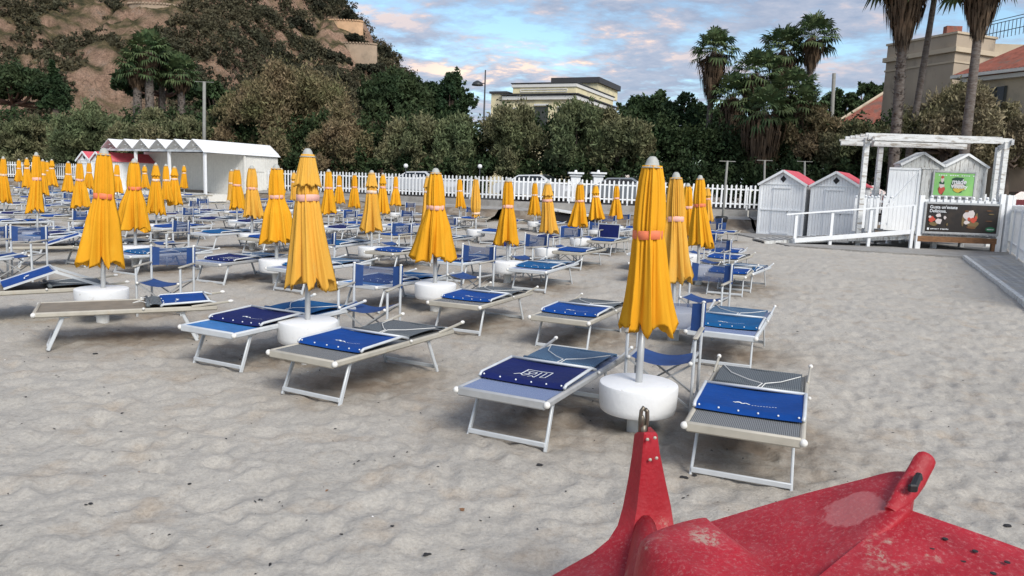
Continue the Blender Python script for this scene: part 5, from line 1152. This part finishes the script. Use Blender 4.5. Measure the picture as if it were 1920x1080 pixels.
# ------------------------------------------------------------------ hill
sil = [(-400, -190), (200, -150), (420, -120), (540, -80), (598, -12), (622, 8), (648, 12), (660, 34), (685, 48), (693, 66), (704, 92), (718, 96), (730, 112), (742, 122), (748, 140), (760, 158), (790, 182), (830, 215), (900, 275), (960, 345)]
YR = 205.
hx, hz = [], []
for px, py in sil: p = at(px, py, YR); hx.append(p.x); hz.append(max(p.z, 0))
Xs = np.linspace(-330, 20, 420); Ys = np.concatenate([np.linspace(88, YR, 230), np.linspace(YR+4, 420, 40)])
HX, HY = np.meshgrid(Xs, Ys)
def hillz(X_, Y_):
    E_ = np.interp(X_*YR/np.maximum(Y_, YR*.0+1)*np.where(Y_ < YR, .35, 0)+X_*np.where(Y_ < YR, .65, 1.0), hx, hz)
    t_ = np.clip((Y_-92)/(YR-92), 0, 1)
    lf = smst(-44, -60, X_); tj = np.clip(t_+.02*np.sin(X_*.35)+.03*(fbm(X_*.12, Y_*0+3, 3, 61)-.5), 0, 1)
    pr_ = t_**1.15*(1-lf)+np.interp(tj, [0, .13, .15, .225, .25, 1], [0, .08, .10, .265, .29, 1])*lf      # cliff band low on the left
    pr_ = np.minimum(pr_/(1.0), 1); pr_ = pr_+(1-pr_)*smst(.9, 1, t_)
    z = E_*pr_
    nn = (fbm(X_*.05, Y_*.05, 5, 21)-.5)*10+(np.abs(fbm(X_*.14, Y_*.14, 4, 31)-.5)-.12)*9+(fbm(X_*.45, Y_*.45, 4, 41)-.5)*3.4
    z = z+nn*np.clip(z/14, 0, 1)*np.where(Y_ < YR-8, 1, .35)
    return np.where(Y_ > YR, z*np.clip(1-(Y_-YR)/260, 0, 1), z)+zt*.5
HZ = hillz(HX, HY)
hm = bpy.data.materials.new('hill_rock_and_scrub'); hm.use_nodes = True; t = hm.node_tree; b = t.nodes['Principled BSDF']; b.inputs['Roughness'].default_value = .95; b.inputs['Specular IOR Level'].default_value = .1
stc = t.nodes.new('ShaderNodeTexCoord'); geo = t.nodes.new('ShaderNodeNewGeometry'); sx = t.nodes.new('ShaderNodeSeparateXYZ'); t.links.new(geo.outputs['Normal'], sx.inputs[0])
rock = SR(SN(.35, 10, .78), [(.36, (.27, .18, .13)), (.47, (.45, .29, .205)), (.56, (.54, .36, .26)), (.66, (.36, .29, .235))])
rock = SM(SR(SN(1.7, 8, .8), [(.38, (.85, .85, .85)), (.45, (0, 0, 0))]), rock, (.20, .14, .10))
vr = t.nodes.new('ShaderNodeTexVoronoi'); vr.feature = 'DISTANCE_TO_EDGE'; vr.inputs['Scale'].default_value = 1.0; mpv = t.nodes.new('ShaderNodeMapping'); mpv.inputs['Scale'].default_value = (1.3, 1.0, .45); t.links.new(stc.outputs['Object'], mpv.inputs[0]); wv_ = t.nodes.new('ShaderNodeVectorMath'); wv_.operation = 'MULTIPLY_ADD'; wn_ = t.nodes.new('ShaderNodeTexNoise'); wn_.inputs['Scale'].default_value = .6; wn_.inputs['Detail'].default_value = 6; t.links.new(stc.outputs['Object'], wn_.inputs['Vector']); t.links.new(wn_.outputs['Color'], wv_.inputs[0]); wv_.inputs[1].default_value = (3, 3, 3); t.links.new(mpv.outputs[0], wv_.inputs[2]); t.links.new(wv_.outputs[0], vr.inputs['Vector'])
rock = SM(SR(vr.outputs['Distance'], [(.0, (.38, .38, .38)), (.12, (0, 0, 0))]), rock, (.15, .105, .075))
rock = SM(1., rock, SR(SN(4.5, 6, .8), [(.32, (.55, .55, .55)), (.5, (1, 1, 1)), (.66, (1.3, 1.3, 1.3))]), 'MULTIPLY')
rock = SM(SR(SN(.8, 6, .7), [(.60, (0, 0, 0)), (.66, (.8, .8, .8))]), rock, (.06, .065, .035))
grass = SR(SN(.55, 9, .75), [(.36, (.05, .052, .030)), (.48, (.11, .098, .052)), (.57, (.20, .16, .085)), (.66, (.38, .29, .20))])
slope = SR(sx.outputs[2], [(.58, (1, 1, 1)), (.80, (0, 0, 0))])
rmask = SM(SR(SN(.12, 6, .7), [(.44, (.15, .15, .15)), (.60, (1, 1, 1))]), slope, (1, 1, 1)); rmask = SM(1., SR(SN(.1, 6, .7), [(.30, (.35, .35, .35)), (.5, (1, 1, 1))]), slope, 'MULTIPLY')
t.links.new(SM(rmask, grass, rock), b.inputs['Base Color'])
bn = t.nodes.new('ShaderNodeBump'); bn.inputs['Strength'].default_value = 1; bn.inputs['Distance'].default_value = 1.3; t.links.new(SN(.9, 10, .8), bn.inputs['Height']); t.links.new(bn.outputs[0], b.inputs['Normal'])
ho = bpy.data.objects.new('hill', gridmesh('hill', HX, HY, HZ, hm)); col.objects.link(ho); tag(ho, 'steep rocky hill with orange cliff and scrub', 'hill', kind='structure')
# scrub on the hill
g2 = np.random.default_rng(77); cl = []; cand = 46000
sx_ = g2.uniform(-175, -18, cand); sy_ = g2.uniform(100, 208, cand); sz_ = hillz(sx_, sy_); gx_ = (hillz(sx_, sy_+1)-sz_)
dn = fbm(sx_*.045, sy_*.045, 4, 55); dn2 = fbm(sx_*.13, sy_*.13, 4, 91)
keep = ((dn2 > .535-.05*(sy_ > 126)) | (dn > .46-.10*(sx_ > -62)*(sy_ > 130))) & (sz_ > 3) & (gx_ < 3.4) & ~((sx_ < -54) & (sy_ > 103) & (sy_ < 119) & (dn2 < .62))
for (pa_, pb_, Yw) in ((608, 680, YR-20), (628, 706, YR-30), (238, 326, 143)):
    keep &= ~((sx_ > at(pa_, 60, Yw).x-1) & (sx_ < at(pb_, 60, Yw).x+1) & (sy_ < Yw+3) & (sy_ > Yw-14))
keep &= (np.abs(sx_/sy_) < .80)
ids = np.nonzero(keep)[0][:16000]
for i in ids: s = g2.uniform(.4, 1.25)*(1.3 if sx_[i] > -60 else 1); cl.append((sx_[i], sy_[i], sz_[i]+s*.45, s*1.15, s, s*.8))
ob = bpy.data.objects.new('hillside_scrub', leaves_mesh('hillside_scrub', cl, 430000, .33, 1.6, 'scrub', .3, 3, 20, .6)); col.objects.link(ob); tag(ob, 'dark scrub scattered over the rocky hill', 'scrub', kind='stuff')
# trees and walls of the hill
def hwall(px0, px1, yt_, yb_, Y, label, m='stone', bulge=.14):
    a, b_ = at(px0, yt_, Y), at(px1, yt_, Y); zt_ = a.z; zb2 = at(px0, yb_, Y).z-3; n = 20; r_ = empty('stone_wall', ((a.x+b_.x)/2, Y, zb2), 0, label, 'stone wall', 'old stone terrace walls on the hill'); w_ = (b_.x-a.x)/2; m_ = MB(); vs = []
    for k in range(n+1):
        th = math.pi*k/n; x = -w_*math.cos(th); y_ = -w_*bulge*2*math.sin(th)
        for q, z in ((1.03, 0), (1.0, zt_-zb2), (.94, zt_-zb2), (.92, 0)): vs.append((x*q, y_*q+w_*bulge, z))
    m_.add(vs, [(k*4+j, (k+1)*4+j, (k+1)*4+j+1, k*4+j+1) for k in range(n) for j in range(3)]); m_.build('masonry', m, r_)
    c_ = MB()
    for k in range(n): 
        th = math.pi*(k+.5)/n; c_.box((-w_*math.cos(th)*.98, -w_*bulge*2*math.sin(th)*.98+w_*bulge, zt_-zb2+.15), (w_/n*1.6, .5, .3))
    c_.build('coping', m, r_); 
    # wooded terrace fill behind the wall
    return r_
hwall(608, 680, 38, 64, YR-20, 'upper lit ochre terrace wall near the top of the hill', 'stone')
hwall(628, 706, 81, 110, YR-30, 'lower grey ochre terrace wall on the shoulder of the hill', 'stone2')
hwall(238, 326, 7, 36, 143, 'pale curved wall high on the left part of the hill', 'stone2')
hwall(570, 600, -14, 8, YR-8, 'fragment of lit wall at the very top of the hill', 'stone')
HG = 'dark trees on the hill'
for i, (px, yt_, yb_, wp, Y, lab) in enumerate([(652, 18, 42, 36, YR-15, 'dark round tree standing above the upper terrace wall'), (665, 62, 84, 36, YR-26, 'dark bushy trees between the two terrace walls'), (612, 52, 88, 40, YR-22, 'dark tree left of the terrace walls'),
     (715, 88, 118, 34, YR-14, 'dark tree on the edge of the hill, right of the lower wall'), (600, 4, 50, 60, YR-12, 'dark tree group left of the upper wall'), (640, 106, 132, 50, YR-35, 'dark tree under the lower terrace wall'), (560, 30, 80, 70, YR-30, 'dark wood on the slope above the big tamarisk'),
     (480, 20, 75, 90, YR-40, 'wide dark wood left of the summit'), (400, 5, 60, 90, YR-45, 'dark wood right of the pale curved wall'), (690, 115, 150, 70, YR-35, 'dark bushes on the shoulder above the stone pine'), (600, 90, 140, 90, YR-45, 'dark wood behind the top of the big tamarisk'), (90, 20, 60, 90, YR-60, 'dark bushes above the cliff at left')]):
    p = at(px, yb_, Y); tree('hill_tree', px, Y, yt_, yb_, wp, lab, 'dkh', n=7000, size=.46, asp=1.7, up=.3, seed=200+i, group=HG, zb=p.z-6, sub=24)

# ------------------------------------------------------------------ red rescue catamaran
def D(px, py, Y): return at(px, py, Y)
bo = D(1500, 1080, 2.2)
MT['red'] = mat('faded_red_plastic', (.36, .010, .020), .55, 0, .22, 5, bump=.16, bs=60, c2=(.40, .05, .06), c2s=4.5, c2t=(.50, .76), spec=.4)
t = MT['red'].node_tree; b = t.nodes['Principled BSDF']; stc = t.nodes.new('ShaderNodeTexCoord')
src = b.inputs['Base Color'].links[0].from_socket
scr = SR(SN(75, 5, .85), [(.52, (0, 0, 0)), (.66, (.55, .55, .55))]); geo_ = t.nodes.new('ShaderNodeNewGeometry'); sg_ = t.nodes.new('ShaderNodeSeparateXYZ'); t.links.new(geo_.outputs['Normal'], sg_.inputs[0]); upm = SR(sg_.outputs[2], [(.35, (.12, .12, .12)), (.80, (1, 1, 1))])
scr = SM(1., scr, upm, 'MULTIPLY'); c1 = SM(scr, src, (.50, .22, .21))
gr = SM(1., SR(SN(4.2, 5, .6), [(.625, (0, 0, 0)), (.68, (.8, .8, .8))]), SR(SN(42, 5, .8), [(.47, (0, 0, 0)), (.55, (1, 1, 1))]), 'MULTIPLY'); c2_ = SM(gr, c1, (.42, .33, .26)); pc = D(1600, 952, 2.18)-Vector((bo.x, bo.y, 0)); vd = t.nodes.new('ShaderNodeVectorMath'); vd.operation = 'DISTANCE'; vd.inputs[1].default_value = pc; t.links.new(stc.outputs['Object'], vd.inputs[0])
wob = t.nodes.new('ShaderNodeMath'); wob.operation = 'MULTIPLY_ADD'; t.links.new(SN(9, 4), wob.inputs[0]); wob.inputs[1].default_value = .16; t.links.new(vd.outputs['Value'], wob.inputs[2])
c3_ = SM(SR(wob.outputs[0], [(.155, (.42, .42, .42)), (.166, (0, 0, 0))]), c2_, (.56, .24, .23)); t.links.new(c3_, b.inputs['Base Color'])
bo = D(1500, 1080, 2.2); rb_ = empty('rescue_catamaran', (bo.x, bo.y, 0), 0, 'red plastic rescue rowing catamaran with upturned prow posts, cut by the bottom edge', 'rowing catamaran')
O = Vector((bo.x, bo.y, 0))
def loft(m, rings, mi=0, cap=True):
    n = len(rings[0]); m.add([p-O for r in rings for p in r], [(i*n+k, i*n+(k+1) % n, (i+1)*n+(k+1) % n, (i+1)*n+k) for i in range(len(rings)-1) for k in range(n)]+([tuple(range(n-1, -1, -1)), tuple(range((len(rings)-1)*n, len(rings)*n))] if cap else []), mi)
# left prow post: sections from top to base; px of left edge, front ridge, right edge
Y0 = 2.70; rings = []
for (y, xl, xm, xr_, dd) in ((811, 1190, 1209, 1232, .00), (815, 1188, 1209, 1234, .0), (850, 1184, 1206, 1239, .0), (900, 1176, 1202, 1250, .01), (950, 1166, 1197, 1262, .02), (985, 1156, 1192, 1268, .03), (1012, 1138, 1188, 1272, .05), (1038, 1105, 1180, 1276, .08), (1062, 1060, 1172, 1300, .12), (1100, 990, 1160, 1340, .2)):
    Yc = Y0-dd*1.3; l_, m_, r2 = D(xl, y, Yc+.03), D(xm, y, Yc-.045), D(xr_, y, Yc+.0); bk = D((xl+xr_)/2+8, y, Yc+.10+dd*.5)
    bk.z = (l_.z+r2.z)/2; q = [l_.lerp(m_, .06), l_.lerp(m_, .92), m_.lerp(r2, .10), m_.lerp(r2, .93), r2.lerp(bk, .10), r2.lerp(bk, .9), bk.lerp(l_, .1), bk.lerp(l_, .92)]
    if y < 813: cpt = sum(q, Vector())/8; q = [cpt.lerp(p, .88) for p in q]
    rings.append(q)
last = rings[-1]; rings.append([Vector((p.x-.25+.1*(k > 3), p.y-.5+.25*(k > 3), p.z-.05)) for k, p in enumerate(last)]); rings.append([Vector((p.x-.45, p.y-1.6, p.z-.12)) for p in last])
m = MB(); loft(m, rings); m.build('prow_post', 'red', rb_, 2)
m = MB()
for px, py in ((1214, 824), (1228, 821), (1219, 862), (1231, 859)):
    p = D(px, py, Y0-.052)-O; MB().ball(p, .0065, 8, sq=(1, .6, 1)).build('rivet', 'alub', rb_, True)
s0 = D(1206, 811, Y0+.02)-O; m = MB(); m.tube([s0+Vector((-.012, 0, -.02)), s0+Vector((-.014, 0, .05)), s0+Vector((-.012, 0, .085)), s0+Vector((-.002, 0, .10))], .0075, 8); m.tube([s0+Vector((.010, .01, .0)), s0+Vector((.014, .01, .05)), s0+Vector((.012, .01, .08)), s0+Vector((.004, .008, .088))], .0085, 8)
m.ball(s0+Vector((-.008, -.004, .045)), .016, 8, sq=(.7, .6, 1.6)); m.tube([s0+Vector((0, 0, -.02)), s0+Vector((0, 0, .03))], .013, 8); m.build('shackle', 'steel', rb_, True)
# deck: a smooth sculpted sheet with thickness, from the hump to the right-hand tip
def sheet(name, rows, th=.10, parent=rb_, ns=5):
    rows = [[Vector(p) for p in r] for r in rows]; nr, ncl = len(rows), len(rows[0]); m = MB(); S = ns
    def cr(p0, p1, p2, p3, t_): return .5*((2*p1)+(-p0+p2)*t_+(2*p0-5*p1+4*p2-p3)*t_**2+(-p0+3*p1-3*p2+p3)*t_**3)
    def interp(lst):
        o_ = []
        for i in range(len(lst)-1):
            p0, p1, p2, p3 = lst[max(i-1, 0)], lst[i], lst[i+1], lst[min(i+2, len(lst)-1)]
            for k in range(S): o_.append(cr(p0, p1, p2, p3, k/S))
        return o_+[lst[-1]]
    g_ = [interp(r) for r in rows]; cols_ = [interp([g_[i][j] for i in range(nr)]) for j in range(len(g_[0]))]; nu, nv = len(cols_), len(cols_[0])
    top = [cols_[i][j]-O for j in range(nv) for i in range(nu)]; bot = [p-Vector((0, 0, th)) for p in top]
    fs = [(j*nu+i, j*nu+i+1, (j+1)*nu+i+1, (j+1)*nu+i) for j in range(nv-1) for i in range(nu-1)]; k = len(top)
    loop = [i for i in range(nu)]+[j*nu+nu-1 for j in range(1, nv)]+[(nv-1)*nu+i for i in range(nu-2, -1, -1)]+[j*nu for j in range(nv-2, 0, -1)]
    m.add(top+bot, fs+[tuple(x+k for x in f)[::-1] for f in fs]+[(loop[i], loop[i]+k, loop[(i+1) % len(loop)]+k, loop[(i+1) % len(loop)]) for i in range(len(loop))])
    return m.build(name, 'red', parent, 2)
sheet('hull_deck', [
  [D(1250, 1004, 2.42), D(1345, 974, 2.40), D(1500, 928, 2.36), D(1610, 900, 2.33), D(1668, 885, 2.30), D(1700, 884, 2.28)],
  [D(1230, 1040, 2.30), D(1380, 1005, 2.26), D(1520, 965, 2.24), D(1620, 930, 2.22), D(1680, 912, 2.22), D(1716, 905, 2.22)],
  [D(1260, 1085, 2.10), D(1400, 1055, 2.10), D(1530, 1015, 2.10), D(1630, 965, 2.12), D(1685, 935, 2.14), D(1714, 925, 2.16)],
  [D(1300, 1180, 1.90), D(1420, 1130, 1.93), D(1530, 1072, 1.97), D(1620, 1012, 2.02), D(1680, 972, 2.07), D(1708, 950, 2.11)],
  [D(1350, 1260, 1.78), D(1440, 1180, 1.85), D(1535, 1098, 1.92), D(1625, 1026, 2.00), D(1682, 982, 2.06), D(1706, 962, 2.10)]], .09)
sheet('footwell_deck', [
  [D(1690, 952, 2.125), D(1712, 958, 2.12), D(1800, 988, 2.06), D(1880, 1016, 2.0), D(1960, 1045, 1.95), D(2150, 1110, 1.85)],
  [D(1628, 1004, 2.03), D(1680, 1012, 2.0), D(1780, 1040, 1.93), D(1880, 1070, 1.87), D(1960, 1095, 1.82), D(2150, 1160, 1.72)],
  [D(1545, 1072, 1.93), D(1610, 1082, 1.88), D(1720, 1110, 1.80), D(1860, 1140, 1.73), D(1960, 1165, 1.68), D(2150, 1240, 1.60)],
  [D(1430, 1170, 1.80), D(1520, 1190, 1.72), D(1650, 1220, 1.64), D(1800, 1250, 1.58), D(1960, 1280, 1.52), D(2150, 1340, 1.45)]], .07)
# tip handle
rings = []
for (xc, yc, w_, h_, Yc) in ((1672, 960, 16, .02, 2.10), (1700, 920, 22, .040, 2.16), (1714, 900, 22, .040, 2.205), (1724, 882, 21, .036, 2.22), (1732, 867, 21, .034, 2.228), (1737, 859, 19, .030, 2.233), (1739, 855, 14, .022, 2.236)):
    c_ = D(xc, yc, Yc); ax = Vector((.75, -.35, -.35)).normalized(); bz = Vector((.1, .4, -.85)).normalized(); w2 = w_/F*Yc; rings.append([c_+ax*math.cos(a)*w2*.95+bz*(math.sin(a)*h_*.55) for a in [6.2832*k/16 for k in range(16)]])
m = MB(); loft(m, rings[::-1]); m.build('tip_handle', 'red', rb_, 2)
m = MB(); a, b_ = D(1722, 893, 2.16)-O, D(1712, 916, 2.12)-O; m.bar(a, b_, .020, .022, bev=.005); m.bar(a+Vector((0, 0, .006)), a+Vector((.022, .03, -.02)), .018, .014, bev=.004); m.box(b_+Vector((-.002, -.002, .002)), (.028, .014, .024), bev=.004); m.build('cleat', 'black', rb_)
m = MB()
for px, py in ((1772, 1013), (1747, 1031), (1718, 1050), (1828, 1036), (1805, 1055), (1690, 1071), (1778, 1075), (1888, 1057), (1862, 1078)):
    p = D(px, py, 1.98)
    # drop onto the footwell plane
    best = None
    A_, B_, C_ = D(1712, 958, 2.12), D(1880, 1070, 1.87), D(1610, 1082, 1.88); nn = (B_-A_).cross(C_-A_); v = Vector(ray(px, py)); t_ = (A_-Vector(_C)).dot(nn)/v.dot(nn); p = Vector(_C)+v*t_
    nn.normalize(); nn = nn if nn.z > 0 else -nn; m.lathe([(.0075, 0), (.0075, .0022), (.005, .0024)], p-O+nn*.004, 10)
m.build('drain_hole', 'dark', rb_)
# centre hump (moulded thwart end): lit top, steep shaded front left
def seg(px, py, Y): return D(px, py, Y)
rings = []
H_rows = [  # back ridge -> front, each ring: left-bottom, left-top edge, crest, right shoulder, right-bottom
  ([(1196, 1040, 2.16), (1212, 1006, 2.14), (1262, 984, 2.18), (1316, 971, 2.22), (1332, 978, 2.24), (1372, 1012, 2.24)]),
  ([(1192, 1052, 2.12), (1206, 1014, 2.10), (1262, 996, 2.12), (1330, 986, 2.14), (1350, 994, 2.16), (1392, 1024, 2.18)]),
  ([(1186, 1090, 2.02), (1218, 1024, 2.02), (1285, 1022, 2.03), (1362, 1015, 2.05), (1385, 1022, 2.06), (1425, 1050, 2.10)]),
  ([(1176, 1190, 1.85), (1262, 1062, 1.90), (1335, 1060, 1.92), (1405, 1052, 1.95), (1432, 1060, 1.97), (1470, 1085, 2.0)]),
  ([(1166, 1330, 1.65), (1330, 1125, 1.75), (1400, 1122, 1.77), (1475, 1112, 1.80), (1502, 1120, 1.82), (1535, 1150, 1.85)])]
sheet('seat_moulding', [[seg(*q) for q in r] for r in H_rows], .12, ns=6)
# hull bodies under the decks, down to the sand
m = MB()
def hull(m, path):
    rr = []
    for (x, y, z, w_, h_) in path: rr.append([Vector((x+w_*math.cos(a), y, z+h_*math.sin(a))) for a in [6.2832*k/14 for k in range(14)]])
    loft(m, rr)
h1_ = D(1230, 1080, 2.3); hull(m, [(h1_.x+.02, 2.62, .45, .05, .12), (h1_.x-.02, 2.2, .28, .14, .24), (h1_.x-.1, 1.4, .26, .18, .26), (h1_.x-.2, .2, .26, .18, .26), (h1_.x-.3, -1.2, .28, .12, .2)])
h2_ = D(1640, 960, 2.1); hull(m, [(h2_.x+.04, 2.14, .62, .05, .10), (h2_.x+.06, 1.8, .36, .15, .28), (h2_.x+.1, 1.0, .28, .18, .28), (h2_.x+.15, -.2, .28, .18, .28), (h2_.x+.2, -1.4, .3, .1, .2)])
m.build('hull', 'red', rb_, True)

# ------------------------------------------------------------------ seaweed bits and shells on the sand
g = random.Random(11); m = MB()
for k in range(640):
    if k < 420: Y = 2.2+g.random()**1.2*9
    else: Y = 8+g.random()*22
    X = g.uniform(-.8, .8)*(Y+.5); z = gz(X, Y); a = g.uniform(0, 6.28); L_ = g.uniform(.004, .014)*(1.7 if g.random() < .10 else 1); c_ = Vector((X, Y, z+.004)); d = Vector((math.cos(a), math.sin(a), g.uniform(-.1, .3)))*L_; n_ = Vector((-math.sin(a), math.cos(a), 0))*L_*g.uniform(.15, .5)
    m.add([c_-d-n_*.3, c_-n_, c_+d-n_*.4, c_+d+n_*.3, c_+n_+Vector((0, 0, .005)), c_-d+n_*.4], [(0, 1, 2, 3, 4, 5)], 0 if g.random() < .8 else (1 if g.random() < .6 else 2))
for (px, py, s) in ((166, 956, .02), (866, 958, .02), (489, 942, .013), (735, 992, .014), (1008, 878, .03), (800, 1040, .02), (355, 912, .016), (1283, 896, .03), (1300, 892, .02), (1890, 990, .03), (640, 1008, .012), (178, 667, .03), (1495, 1000, .02)):
    p = onz(px, py, 0); z = gz(p.x, p.y)
    for q in range(5): a = g.uniform(0, 6.28); c_ = Vector((p.x+g.uniform(-s, s)*.6, p.y+g.uniform(-s, s)*.6, z+.006)); m.ball(c_, s*g.uniform(.25, .5), 5, 1 if px == 866 else 0, (1.4, .8, .5))
tag(m.build('seaweed_bits', ['dark', 'wood', 'plast']), 'scattered dark seaweed bits and shell crumbs on the sand', 'debris', kind='stuff')
